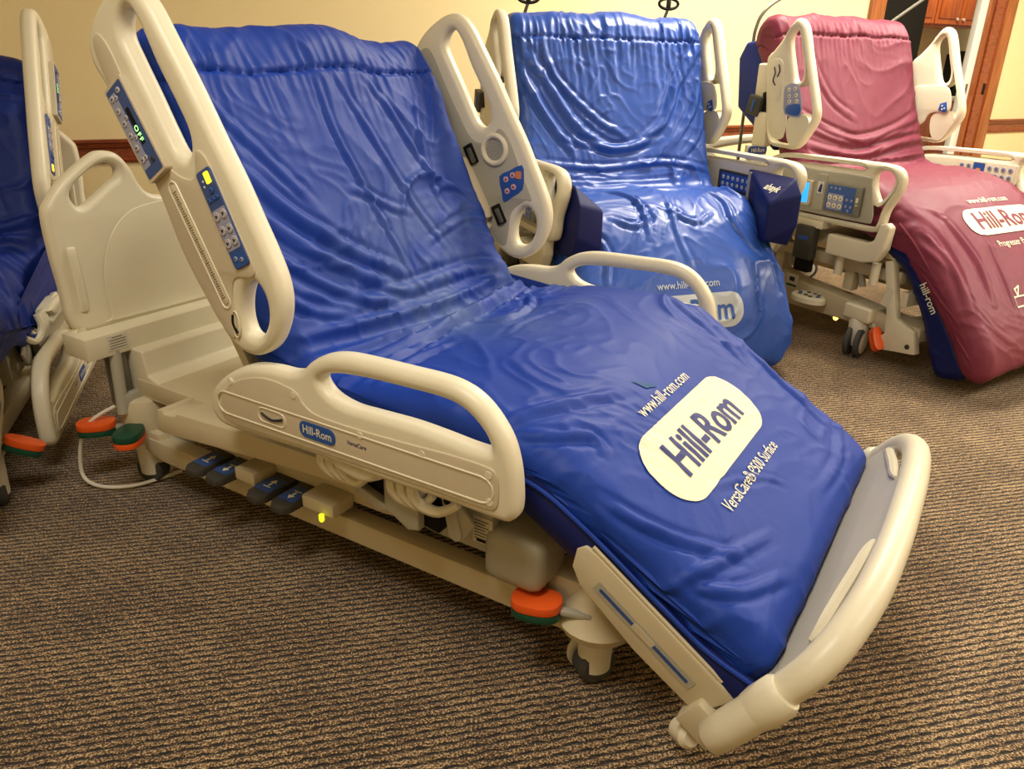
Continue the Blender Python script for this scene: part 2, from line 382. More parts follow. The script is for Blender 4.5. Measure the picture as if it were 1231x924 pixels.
def cabinet(name, label, u0, u1, z0, z1, nd, dd, knobz):
    r_ = root(name, label, 'cabinet', wp((u0+u1)/2, -2.0+dd/2, z0), R(27.8))
    inv = Matrix.Translation(-r_.location) ; rz = Matrix.Rotation(-R(27.8), 3, 'Z')
    def loc(pc): v, f = pc; return (v-np.array(r_.location[:])) @ np.array(rz).T, f
    mesh_obj('body', [(loc(wbox(u0, u1, -2.0, -2.0+dd, z0, z1)), OAK)], r_)
    wdt = (u1-u0)/nd
    for k in range(nd):
        fr, ps = cab_door(u0+k*wdt, u0+(k+1)*wdt, z0+.02, z1-.02, -2.0+dd)
        d = mesh_obj('door', [(loc(p), m) for p, m in ps], r_)
        s = 1 if k % 2 == 0 else -1
        mesh_obj('knob', [(loc(place(disc((s*(wdt/2-.05), knobz*(z1-z0)/2, .02), .014, .02, 10), fr)), WHITE)], d)
    return r_
cabinet('wall_cabinet', 'orange oak wall cabinet with arched doors high in the next room', 3.3, 4.86, 1.56, 2.3, 4, .33, -.8)
cabinet('base_cabinet', 'orange oak base cabinet low in the next room under a counter', 3.3, 4.86, 0.0, .86, 4, .55, .7)
ct_ = mesh_obj('countertop', [(wbox(3.25, 4.9, -2.0, -1.40, .86, .90, .006), PAPER)]); ct_['label'] = 'pale countertop on the oak base cabinets in the next room'; ct_['category'] = 'countertop'
fz = root('refrigerator', 'tall black refrigerator standing just inside the doorway', 'refrigerator', wp(1.72, -.62, 0), R(27.8))
mesh_obj('body', [(box((0, 0, .93), (.80, .62, 1.82), .01), BLACK)], fz)
mesh_obj('door', [(box((0, -.325, .62), (.79, .035, 1.15), .01), BLACK)], fz); mesh_obj('door', [(box((0, -.325, 1.52), (.79, .035, .6), .01), BLACK)], fz)
cm = root('coffee_maker', 'black coffee maker on the counter beyond the doorway', 'coffee maker', wp(4.62, -1.62, .90), R(27.8))
mesh_obj('housing', [(box((0, 0, .03), (.2, .26, .06), .01), BLACK), (box((0, .09, .22), (.18, .09, .38), .01), BLACK), (box((0, -.02, .40), (.2, .24, .08), .015), BLACK)], cm)
mesh_obj('carafe', [(lathe_between((0, -.03, .062), (0, -.03, .20), [(0, .06), (.05, .075), (-.03, .055), (0, .05)], 20), DARK)], cm)

# ceiling light housings; the left-front and middle-front fill panels are added
for i, (u, d, p) in enumerate(LAMPS):
    t = root('ceiling_lamp', ['recessed ceiling light panel over the middle bed', 'recessed ceiling light panel over the maroon bed', 'added fill light panel above the left front of the room, out of view', 'recessed ceiling light panel above the right front of the room', 'added fill light panel above the middle front of the room, out of view'][i], 'ceiling light', wp(u, d, CEIL-.03), R(27.8))
    mesh_obj('housing', [(box((0, .31, .012), (1.25, .03, .03), .002), WHITE), (box((0, -.31, .012), (1.25, .03, .03), .002), WHITE), (box((.61, 0, .012), (.03, .6, .03), .002), WHITE), (box((-.61, 0, .012), (.03, .6, .03), .002), WHITE)], t)

# ------------------------------------------------------------------ mattress covers
rng = random.Random(4)
def seg_dist(P, pl):
    """distance of points P (Nx3) to the polyline pl, the parameter along it and a signed side"""
    pl = np.array(pl, float); best = np.full(len(P), 1e9); par = np.zeros(len(P)); n = len(pl)-1
    for i in range(n):
        a, b = pl[i], pl[i+1]; ab = b-a; t = np.clip(((P-a) @ ab)/(ab @ ab), 0, 1); q = a+t[:, None]*ab
        d = np.linalg.norm(P-q, axis=1); m = d < best; best[m] = d[m]; par[m] = (i+t[m])/n
    return best, par
def folds(P, H, lst):
    for pl, amp, wd in lst:
        pl = cr_curve(pl, 4, False); d, t = seg_dist(P, pl)
        env = np.clip(np.sin(np.pi*np.clip(t, .02, .98)), 0, 1)**.6
        H += amp*env*np.exp(-(d/(wd*.85))**1.3)
        H -= .75*amp*env*np.exp(-((d-wd*1.35)/(wd*.5))**2)
def mattress(name, label, parent, prof, hw, er, material, ny=150, sub=10, fl=(), crumple=.006, seam=None, seed=0, lump=.01, scale=(3, 3, 3), shape=None, gather=.006, calm=None):
    P2 = cr_curve(prof, sub); n = len(P2)
    if area2(P2) > 0: P2 = P2[::-1]
    # resample evenly
    Q = np.vstack([P2, P2[:1]]); L_ = np.r_[0, np.cumsum(np.linalg.norm(np.diff(Q, axis=0), axis=1))]
    n = int(L_[-1]/.0065); s = np.linspace(0, L_[-1], n, endpoint=False)
    P2 = np.stack([np.interp(s, L_, Q[:, 0]), np.interp(s, L_, Q[:, 1])], -1)
    T = np.roll(P2, -2, 0)-np.roll(P2, 2, 0); T /= np.linalg.norm(T, axis=1)[:, None]
    Nn = np.stack([-T[:, 1], T[:, 0]], -1)          # clockwise travel -> outward is left
    ys = hw*np.sin(np.linspace(-1, 1, ny)*math.pi/2*.97)/math.sin(math.pi/2*.97)
    ys = .5*ys+.5*np.linspace(-hw, hw, ny)
    # keep the edge rounding inside thin parts: limit it by half the local thickness
    lim = np.full(n, er)
    for i in range(n):
        d = P2-P2[i]; pr = -(d @ Nn[i]); la = np.abs(d @ T[i]); m = (pr > .02) & (la < .02)
        if m.any(): lim[i] = min(er, .42*pr[m].min())
    lim = np.convolve(np.r_[lim[-6:], lim, lim[:6]], np.ones(13)/13, 'valid')
    off = np.where(np.abs(ys) > hw-er, er*(1-np.sqrt(np.clip(1-((np.abs(ys)-(hw-er))/er)**2, 0, 1))), 0)
    V = np.zeros((ny, n, 3))
    for j in range(ny):
        off_ = off[j]*lim/er; V[j, :, 0] = P2[:, 0]-Nn[:, 0]*off_; V[j, :, 1] = ys[j]; V[j, :, 2] = P2[:, 1]-Nn[:, 1]*off_
    N3 = np.zeros_like(V); k = np.clip((np.abs(ys)-(hw-er))/er, 0, 1)
    N3[:, :, 0] = Nn[None, :, 0]*np.sqrt(1-k**2+1e-6)[:, None]; N3[:, :, 2] = Nn[None, :, 1]*np.sqrt(1-k**2+1e-6)[:, None]; N3[:, :, 1] = (np.sign(ys)*k)[:, None]
    P = V.reshape(-1, 3); N3 = N3.reshape(-1, 3); H = np.zeros(len(P))
    nz = np.zeros(len(P)); n2 = np.zeros(len(P)); n3 = np.zeros(len(P)); sx_, sy_, sz_ = scale
    for i, p in enumerate(P):
        q = Vector((p[0]*sx_+seed, p[1]*sy_, p[2]*sz_)); wv = noise.noise(q*.9)*1.1
        q2 = q+Vector((wv, -wv, wv*.6))
        mk = noise.noise(q*.8+Vector((9, 4, 2)))
        nz[i] = (1-abs(noise.noise(q2*1.5)))**7*(.35+max(0, mk)*1.6); n2[i] = noise.noise(q*.45); n3[i] = (1-abs(noise.noise(q2*4.2+Vector((5, 2, 1)))))**6*(.3+max(0, -mk)*1.8)
    H += crumple*nz+crumple*.45*n3+lump*n2
    if calm is not None:                                # a taut area (under the prints)
        c, rr = calm; d = np.linalg.norm(P-np.array(c), axis=1); H *= .35+.65*np.clip((d-rr*.6)/(rr*.6), 0, 1)
    folds(P, H, fl)
    if seam:
        (x0, z0), dirv, width = seam                    # seam line across the bed through (x0,z0), gathers run along dirv
        dv = np.array(dirv)/np.linalg.norm(dirv); s_ = (P[:, 0]-x0)*dv[0]+(P[:, 2]-z0)*dv[1]
        front = ((P[:, 0]-x0)*dv[1]*-1+(P[:, 2]-z0)*dv[0]) > -.05
        front = front | (s_ < 0)
        ww = np.array([noise.noise(Vector((y*9+seed, 3, 0)))*.006 for y in P[:, 1]]); s_ = s_+ww
        H -= np.where(front, .010*np.exp(-(s_/.006)**2), 0)
        g = np.array([(1-abs(noise.noise(Vector((P[i, 1]*32+seed+2*n2[i]*(s_[i] > 0), (s_[i] > 0)*4.0+s_[i]*2, 0)))))**3-.5 for i in range(len(P))])
        H += np.where(front, gather*g*np.where(s_ > 0, np.exp(-s_/width), np.exp(s_/.05)*1.2), 0)
    P = P+N3*H[:, None]
    if shape: P = shape(P)
    Fc = []
    for j in range(ny-1):
        for i in range(n):
            k2 = (i+1) % n; Fc.append([j*n+i, j*n+k2, (j+1)*n+k2, (j+1)*n+i])
    from mathutils.geometry import tessellate_polygon
    for t in tessellate_polygon([[Vector((p[0], p[1], 0)) for p in P2]]):
        Fc.append(list(t)); Fc.append([(ny-1)*n+i for i in t][::-1])
    me = bpy.data.meshes.new(name); me.from_pydata(P.tolist(), [], Fc); me.materials.append(material)
    me.polygons.foreach_set('use_smooth', [True]*len(me.polygons)); me.set_sharp_from_angle(angle=R(70)); me.update()
    o = bpy.data.objects.new(name, me); C.objects.link(o); o.parent = parent
    return o, BVHTree.FromPolygons([Vector(p) for p in P], Fc)
def drape(piece, fr, bvh, off, maxe=.008):
    """lay a flat figure onto the cover"""
    v, f = piece; bm = bmesh.new(); vs = [bm.verts.new(q) for q in v]
    for q in f:
        try: bm.faces.new([vs[i] for i in q])
        except ValueError: pass
    bmesh.ops.remove_doubles(bm, verts=bm.verts[:], dist=1e-5)
    bmesh.ops.triangulate(bm, faces=bm.faces[:])
    for _ in range(6):
        e = [x for x in bm.edges if x.calc_length() > maxe]
        if not e: break
        bmesh.ops.subdivide_edges(bm, edges=e, cuts=1); bmesh.ops.triangulate(bm, faces=[x for x in bm.faces if len(x.verts) > 3])
    v, f = from_bm(bm); n = fr[0][2]; out = []
    for q in v:
        p = q[0]*fr[0][0]+q[1]*fr[0][1]+fr[1]; o_ = Vector(p+n*.25); h = bvh.ray_cast(o_, Vector(-n))
        out.append((h[0]+h[1]*(off if h[1].dot(Vector(n)) > 0 else -off))[:] if h[0] else p)
    return np.array(out), f
def print_on(parent, bvh, fr, w_, h_, url, sub, size, ink, under, dy=(.17, -.17), badge='Hill-Rom', extra=None):
    P_ = rrect(w_, h_, h_*.46, 14); g = (np.array([(a, b, 0) for a, b in P_]), None); top = list(range(len(P_)))
    pill = (g[0], [top])
    mesh_obj('logo_badge', [(drape(pill, fr, bvh, .0026, .007), under)], parent, flat=True, ang=60)
    mesh_obj('lettering', [(drape(text2d(badge, size*1.04, .019, .86), fr, bvh, .0040, .007), ink)], parent, flat=True, ang=60)
    up = (fr[0], fr[1]+fr[0][1]*dy[0]); dn = (fr[0], fr[1]+fr[0][1]*dy[1])
    if url: mesh_obj('lettering', [(drape(text2d(url, size*.36, .006, .86), up, bvh, .0026, .007), under)], parent, flat=True, ang=60)
    if sub: mesh_obj('lettering', [(drape(text2d(sub, size*.36, .006, .80), dn, bvh, .0026, .007), under)], parent, flat=True, ang=60)

# ------------------------------------------------------------------ small fittings
def castor(parent, x, y, r=.052, h_=.17, yawdeg=20, pedal=None, pang=200, style=0):
    """stem, hooded fork, two wheels; a steering pedal as a second part"""
    c, s = math.cos(R(yawdeg)), math.sin(R(yawdeg)); d = np.array([c, s, 0]); sd = np.array([-s, c, 0]); o = np.array([x, y, 0.])
    q0 = o-d*r*.25
    if style == 0:
        k = mesh_obj('castor', [(lathe_between(o+[0, 0, .030], o+[0, 0, h_], [(0, .030), (.004, .034), (-.03, .038), (-.012, .036), (0, .024)], 26), WHITE)], parent)
        mesh_obj('wheel', [(lathe_between(o-sd*.024+[0, 0, r*.8], o+sd*.024+[0, 0, r*.8], [(0, r*.66), (.006, r*.8), (-.006, r*.8), (0, r*.66)], 28), RUBBER)], k)
        mesh_obj('wheel_cover', [(lathe_between(o-sd*.040+[0, 0, r*.98], o-sd*.024+[0, 0, r*.98], [(0, r*.6), (.006, r*.9), (0, r*.9)], 26), WHITE)], k)
    else:
        k = mesh_obj('castor', [(lathe_between(o+[0, 0, r*.9], o+[0, 0, h_], [(0, r*.5), (.012, r*.6), (-.03, r*.66), (-.012, r*.6), (0, .024)], 26), WHITE), (box(q0+[0, 0, r*1.2], (.03, .03, r), .006), WHITE)], parent)
        for q in (-1, 1):
            a = q0+sd*q*.010+[0, 0, r]; b = q0+sd*q*.036+[0, 0, r]
            mesh_obj('wheel', [(lathe_between(a, b, [(0, r*.9), (.003, r), (-.008, r), (0, r*.80)], 28), RUBBER), (lathe_between(b-sd*q*.004, b+sd*q*.008, [(0, r*.78), (.005, r*.74), (0, r*.45)], 22), WHITE)], k)
    return k
def pedal(parent, base, tip, top, under, wd=.034):
    base = np.array(base, float); tip = np.array(tip, float); d = tip-base; L_ = np.linalg.norm(d); d /= L_
    side = np.cross([0, 0, 1], d); side /= np.linalg.norm(side); up = np.cross(d, side)
    fr = (np.array([d, side, up]), tip)
    arm = box((L_/2, 0, 0), (L_, .018, .012), .004); arm = (arm[0] @ np.array([d, side, up])+base, arm[1])
    foot = [(-.045, -wd*.5), (-.02, -wd), (.03, -wd), (.052, -wd*.5), (.052, wd*.5), (.03, wd), (-.02, wd), (-.045, wd*.5)]
    foot = [tuple(p) for p in cr_curve(foot, 3)]
    return mesh_obj('brake_pedal', [(arm, GREY), (place(prism(foot, .002, .022, .006, 'z'), fr), top), (place(prism(foot, -.016, .002, .005, 'z'), fr), under)], parent)

# ------------------------------------------------------------------ bed type A (near bed and left bed)
HR_OUT = [(-.150, 1.290), (-.205, 1.262), (-.245, 1.228), (-.268, 1.19), (-.266, 1.150), (-.231, 1.103), (-.176, 1.015), (-.122, .931), (-.100, .875), (-.077, .817), (-.050, .765), (-.010, .705), (.020, .665), (.048, .630), (.085, .608), (.132, .606), (.180, .636), (.210, .684), (.222, .733), (.216, .780), (.194, .831), (.163, .889), (.128, .955), (.079, 1.035), (.029, 1.12), (-.026, 1.205), (-.065, 1.262), (-.105, 1.292)]
HR_H1 = [(-.122, 1.252), (-.148, 1.236), (-.156, 1.205), (-.138, 1.168), (-.098, 1.100), (-.062, 1.035), (-.036, .996), (-.010, .985), (.008, 1.003), (.008, 1.036), (-.015, 1.081), (-.059, 1.152), (-.094, 1.222)]
HR_H2 = [(.149, .765), (.166, .753), (.177, .730), (.177, .699), (.164, .668), (.142, .650), (.116, .650), (.104, .672), (.104, .704), (.114, .737), (.130, .760)]
FR_OUT = [(-.04, .458), (-.022, .502), (.035, .547), (.098, .577), (.164, .589), (.220, .592), (.255, .603), (.283, .627), (.321, .648), (.371, .660), (.438, .664), (.527, .666), (.599, .667), (.645, .660), (.680, .644), (.711, .617), (.737, .58), (.752, .533), (.758, .481), (.757, .448), (.746, .430), (.722, .424), (.607, .424), (.477, .420), (.365, .420), (.262, .420), (.099, .414), (.001, .412), (-.032, .430)]
FR_H = [(.304, .589), (.314, .603), (.335, .613), (.368, .620), (.436, .626), (.526, .629), (.593, .630), (.635, .625), (.664, .611), (.690, .588), (.703, .563), (.695, .554), (.655, .553), (.597, .557), (.523, .560), (.432, .557), (.377, .556), (.329, .567)]
def ridge(pts, y, r=.0022, closed=True, sm=5, m=None):
    q = cr_curve(pts, sm, closed); return (tube([(p[0], y, p[1]) for p in q], r, 6, closed), m or CREAM)
def stadium(a, b, r, n=6):
    a = np.array(a, float); b = np.array(b, float); d = (b-a)/np.linalg.norm(b-a); t0 = math.atan2(d[1], d[0]); P = []
    for c, s in ((b, -90), (a, 90)):
        for k in range(n+1):
            an = t0+R(s+180*k/n); P.append((c[0]+r*math.cos(an), c[1]+r*math.sin(an)))
    return P
def btn(parent, c, fr, r=.006, m=None, ic=True, h_=.0025):
    ps = [(place(disc((c[0], c[1], 0), r, h_, 14), fr), m or BTN)]
    if ic: ps.append((place(prism([(c[0]-r*.45, c[1]-r*.35), (c[0]+r*.45, c[1]-r*.35), (c[0], c[1]+r*.5)], h_, h_+.0004, 0, 'z'), fr), INKDK))
    return mesh_obj('button', ps, parent, flat=False)
def head_rail_A(parent, s, outer=True, inner=False, dz=0):
    """s = -1 near side, +1 far side"""
    y = s*.518; T_ = .046
    o = mesh_obj('head_siderail', [(xz(plate(HR_OUT, [HR_H1, HR_H2], T_, .017, 4, 4), y), CREAM)], parent, ang=50)
    if outer:
        yo = y+s*(T_/2); n = (0, s, 0); g = []
        inn = [(-.238, 1.165), (-.228, 1.205), (-.195, 1.185), (-.150, 1.105), (-.100, 1.02), (-.055, .965), (-.012, .948), (.018, .955), (.028, 1.0), (.05, 1.0), (.075, .965), (.12, .875), (.158, .80), (.15, .775), (.10, .765), (.085, .72), (.088, .665), (.075, .635), (.045, .655), (.01, .70), (-.045, .79), (-.10, .91), (-.16, 1.02)]
        mesh_obj('rail_panel', [(xz(plate(inn, [], .006, .0025, 4, 2), yo), PANEL)], o, ang=50)
        # long slotted angle gauge
        st_ = stadium((-.052, .925), (.066, .712), .0135)
        a0 = np.array((-.048, .918)); b0 = np.array((.062, .72)); dd = (b0-a0)/np.linalg.norm(b0-a0); nn = np.array([-dd[1], dd[0]])
        tk = [ridge(st_, yo+s*.003, .0022, sm=1)]
        tk.append((xz(plate(stadium((-.05, .922), (.064, .716), .010), [], .002, .0005, 0, 1), yo+s*.0035), TAN))
        for k in range(46):
            p = a0+(b0-a0)*k/45; L2 = .006 if k % 5 == 0 else .0035
            tk.append((box((p[0], yo+s*.0048, p[1]), (.0012, .0006, L2*2), 0, Matrix.Rotation(math.atan2(dd[0], dd[1])+R(90), 4, 'Y')), INKDK))
        mesh_obj('angle_gauge', tk, o)
        # tilt indicator oval
        el = [(.088+.021*math.cos(t)*.5+.021*.0, .668+.028*math.sin(t)) for t in np.linspace(0, 2*math.pi, 16, endpoint=False)]
        mesh_obj('tilt_indicator', [ridge(el, yo+s*.003, .0018, sm=1), (tube([(.082, yo+s*.0035, .688), (.080, yo+s*.0035, .668), (.090, yo+s*.0035, .65)], .0028, 6, smooth=4), BLACK)], o)
        # patient-lock panel (the left box with the digits)
        e1 = np.array([.53, 0, -.85]); e2 = np.array([.85, 0, .53])*(-s)   # reading direction, up
        # for the near side the outward normal is -y
        c1 = np.array([-.130, yo, 1.032])
        fr = frame(c1, e1*(-s) if s > 0 else e1, (0.85, 0, .53))
        if fr[0][2] @ np.array([0, s, 0]) < 0: fr = frame(c1, -e1, (0.85, 0, .53))
        cp = [(place(slab(.200, .070, .006, .016, .003), fr), PANEL), (place(slab(.186, .058, .003, .001, 0, (0, 0, .0158)), fr), LNAVY), (place(slab(.155, .026, .003, .0006, 0, (-.004, -.015, .0166)), fr), LAV),
              (place(slab(.075, .013, .002, .0006, 0, (-.004, .010, .0166)), fr), BLACK)]
        mesh_obj('control_panel', cp, o)
        tp = text2d('OFF', .0165, .01, 1.0, 1.25); mesh_obj('display_digits', [(place((tp[0]+[0.012, .010, .0178], tp[1]), fr), GRN)], o, flat=True)
        f2 = (fr[0], fr[1]+fr[0][2]*.0166)
        for k in range(6): btn(o, (-.074+.026*k, -.017), f2, .0066)
        for k in range(4): btn(o, (-.07+.042*k, -.004), f2, .0052)
        btn(o, (-.078, .012), f2, .0062); btn(o, (.068, .013), f2, .0055, DARK)
        # caregiver panel with the yellow lamp
        c2 = np.array([.090, yo+s*.003, .882]); e1b = np.array([.44, 0, -.90])
        fr = frame(c2, e1b, (.9, 0, .44))
        if fr[0][2] @ np.array([0, s, 0]) < 0: fr = frame(c2, -e1b, (.9, 0, .44))
        mesh_obj('control_panel', [(place(slab(.196, .048, .008, .0035, .001), fr), LNAVY), (place(slab(.082, .042, .004, .0006, 0, (.02, 0, .0034)), fr), LAV), (place(slab(.022, .014, .002, .0022, .0004, (-.080, .008, .0034)), fr), YEL),
                 (place(disc((-.078, -.010, .0034), .0025, .001, 8), fr), INK), (place(disc((-.068, -.012, .0034), .0025, .001, 8), fr), INK), (place(slab(.028, .040, .004, .0006, 0, (.081, 0, .0034)), fr), LBLUE)], o)
        f2 = (fr[0], fr[1]+fr[0][2]*.0036)
        for k, (a, b) in enumerate([(-.008, -.011), (-.008, .011), (.020, -.011), (.022, .011), (.046, -.011), (.046, .011)]): btn(o, (a, b), f2, .0092)
        for k in range(3): btn(o, (-.040, -.013+.013*k), f2, .0048, LBLUE)
        btn(o, (-.056, .004), f2, .006, LBLUE); btn(o, (.078, -.008), f2, .0048, LAV); btn(o, (.084, .008), f2, .0048, LAV)
    if inner:
        yi = y-s*(T_/2)
        inn = [(-.238, 1.165), (-.225, 1.20), (-.195, 1.185), (-.150, 1.105), (-.100, 1.02), (-.055, .955), (-.012, .940), (.02, .955), (.045, .985), (.08, .96), (.13, .86), (.165, .79), (.14, .785), (.095, .745), (.085, .68), (.07, .64), (.03, .67), (-.045, .79), (-.10, .91), (-.16, 1.02)]
        mesh_obj('rail_panel', [(xz(plate(inn, [], .003, .001, 4, 1), yi), GREY)], o, ang=50)
        fr = frame((.033, yi, .925), (1, 0, 0), (0, 0, 1))
        if fr[0][2] @ np.array([0, -s, 0]) < 0: fr = frame((.033, yi, .925), (-1, 0, 0), (0, 0, 1))
        ring = [(math.cos(t)*.040, math.sin(t)*.040, .004) for t in np.linspace(0, 2*math.pi, 28, endpoint=False)]
        sp = [(place(tube(ring, .008, 8, True), fr), CREAM), (place(disc((0, 0, .001), .036, .003, 28), fr), GREY)]
        for i in range(-5, 6):
            for j in range(-5, 6):
                x_, y_ = i*.006+(j % 2)*.003, j*.0055
                if x_*x_+y_*y_ < .031**2: sp.append((place(disc((x_, y_, .004), .0014, .0004, 5, 0), fr), BLACK))
        mesh_obj('speaker_grille', sp, o)
        pp = [(.050, .848), (.085, .868), (.128, .888), (.136, .86), (.134, .818), (.10, .792), (.068, .772), (.06, .80)]
        pp = [(a, b) for a, b in pp]
        mesh_obj('control_panel', [(xz(plate(pp, [], .005, .001, 2, 1), yi), LBLUE)], o)
        f2 = (fr[0], np.array([0, yi-s*.0025, 0.]))
        sg = 1 if fr[0][0][0] > 0 else -1
        for a, b in ((.075, .842), (.098, .856), (.080, .808), (.102, .822)): btn(o, (sg*a, b), f2, .0088, BTNP)
        mesh_obj('call_button', [(place(slab(.020, .022, .003, .002, .0005, (sg*.118, .858, 0)), f2), mat('orange_button', srgb(214, 130, 80), .4))], o)
        # dark latches at the inner edge
        for q in ((-.052, .905), (.052, .735)):
            mesh_obj('rail_latch', [(box((q[0], yi-s*.004, q[1]), (.032, .012, .060), .003, Matrix.Rotation(R(-28), 4, 'Y')), BLACK), (box((q[0]+.006, yi-s*.011, q[1]-.002), (.014, .008, .046), .003, Matrix.Rotation(R(-28), 4, 'Y')), STEEL)], o)
    # pivot bracket behind the rail
    yb = y-s*.045
    br = [(box((-.04, yb, .80), (.055, .05, .20), .012, Matrix.Rotation(R(-30), 4, 'Y')), PANEL)]
    for q in ((-.100, .885), (-.088, .865), (-.077, .845), (-.012, .735), (0.0, .715), (.012, .695)):
        br.append((lathe_between((q[0]-.004, y-s*.055, q[1]), (q[0]-.004, y-s*.02, q[1]), [(0, .014), (-.004, .016), (0, .011)], 14), CREAM))
    br.append((box((-.068, yb, .778), (.045, .045, .085), .004, Matrix.Rotation(R(-30), 4, 'Y')), BLACK))
    br.append((box((-.028, yb, .725), (.045, .045, .03), .006, Matrix.Rotation(R(-30), 4, 'Y')), CREAM))
    mesh_obj('rail_bracket', br, o)
    return o
def foot_rail_A(parent, s, outer=True, dz=0):
    y = s*.518; T_ = .046
    def Z(pc): v, f = pc; return v+np.array([0, 0, dz]), f
    o = mesh_obj('foot_siderail', [(Z(xz(plate(FR_OUT, [FR_H], T_, .017, 4, 4), y)), CREAM)], parent, ang=50)
    if outer:
        yo = y+s*T_/2
        inn = [(0.0, .455), (.02, .505), (.075, .543), (.15, .565), (.215, .563), (.245, .555), (.262, .535), (.30, .520), (.40, .519), (.52, .524), (.62, .530), (.70, .530), (.722, .518), (.726, .48), (.72, .452), (.69, .444), (.55, .443), (.30, .438), (.12, .432), (.03, .432)]
        mesh_obj('rail_panel', [(Z(xz(plate(inn, [], .006, .0026, 4, 2), yo)), PANEL)], o, ang=50)
        yp = yo+s*.003
        a = [ridge(stadium((.022, .478), (.690, .482), .026), yp, .0021, sm=1)]
        for q in ((.045, .532), (.235, .548), (.41, .508), (.56, .512), (.705, .515), (.708, .462)):
            a.append((lathe_between((q[0], yo, q[1]), (q[0], yp+s*.0012, q[1]), [(0, .0085), (0, .0075)], 14), CREAM))
        mesh_obj('moulded_ridge', [(Z(p), m) for p, m in a], o)
        def logo(cx, cz, w_, h_, tx, m, sz, mt, pill=True, sxx=.85):
            fr = frame((cx, yp, cz), (-s, 0, 0), (0, 0, 1))
            t = text2d(tx, sz, .012, sxx); ps = []
            if pill: ps.append((place(slab(w_, h_, h_*.45, .002, .0004), fr), m))
            ps.append((place((t[0]+[0, 0, .0024 if pill else .0006], t[1]), fr), mt))
            return [(Z(p), q) for p, q in ps]
        mesh_obj('logo_badge', logo(.296, .481, .098, .036, 'Hill-Rom', LBLUE, .026, INK), o)
        mesh_obj('lettering', logo(.400, .484, 0, 0, 'VersaCare', None, .013, INKBLUE, False, .9), o, flat=True)
        el = stadium((.14, .480), (.19, .480), .016)
        mesh_obj('tilt_indicator', [tuple([Z(x), m]) for x, m in [ridge(el, yp, .0018, sm=1), (tube([(.135, yp+s*.001, .483), (.165, yp+s*.001, .474), (.197, yp+s*.001, .483)], .0028, 6, smooth=5), INKDK)]], o)
    return o
def headboard_A(parent):
    H_ = [(-.484, .787), (-.466, .824), (-.418, .872), (-.337, .922), (-.299, .931), (-.261, .920), (-.23, .88), (-.213, .838), (-.188, .81), (-.137, .797), (-.05, .795)]
    B_ = [(-.484, .68), (-.478, .600), (-.476, .515), (-.462, .482), (-.430, .468)]
    out = H_+[(-a, b) for a, b in H_[::-1]]+[(-a, b) for a, b in B_]+[(0, .466)]+B_[::-1]
    h1 = [(-.402, .806), (-.409, .832), (-.391, .856), (-.344, .888), (-.300, .900), (-.272, .886), (-.272, .862), (-.299, .846), (-.362, .806), (-.386, .797)]
    o = mesh_obj('headboard', [(yz(plate(out, [h1, [(-a, b) for a, b in h1]], .045, .017, 4, 4), -.69), CREAM)], parent, ang=50)
    pn = [(-.36, .50), (-.365, .60), (-.335, .70), (-.27, .765), (-.18, .785), (0, .79)]
    pn = pn+[(-a, b) for a, b in pn[:-1][::-1]]+[(.33, .482), (-.33, .482)]
    mesh_obj('board_panel', [(yz(plate(pn, [], .005, .0022, 4, 2), -.667), CREAM)], o, ang=50)
    for s in (-1, 1):
        mesh_obj('moulded_groove', [(tube([(-.668, s*.435, .53), (-.664, s*.435, .56), (-.664, s*.44, .68), (-.668, s*.44, .70)], .012, 8, smooth=3, flat=.5, up=(1, 0, 0)), CREAM)], o)
    bm_ = mesh_obj('head_crossbeam', [(box((-.655, 0, .442), (.11, .974, .062), .004), CREAM)], parent)
    st_ = [(box((-.5992, -.40, .446), (.0016, .058, .042), 0), PAPER)]
    for k in range(5): st_.append((box((-.5981, -.40, .461-.0075*k), (.0006, .048 if k else .03, .0014), 0), INKDK))
    mesh_obj('sticker', st_, bm_)
    return o
FA = R(35)
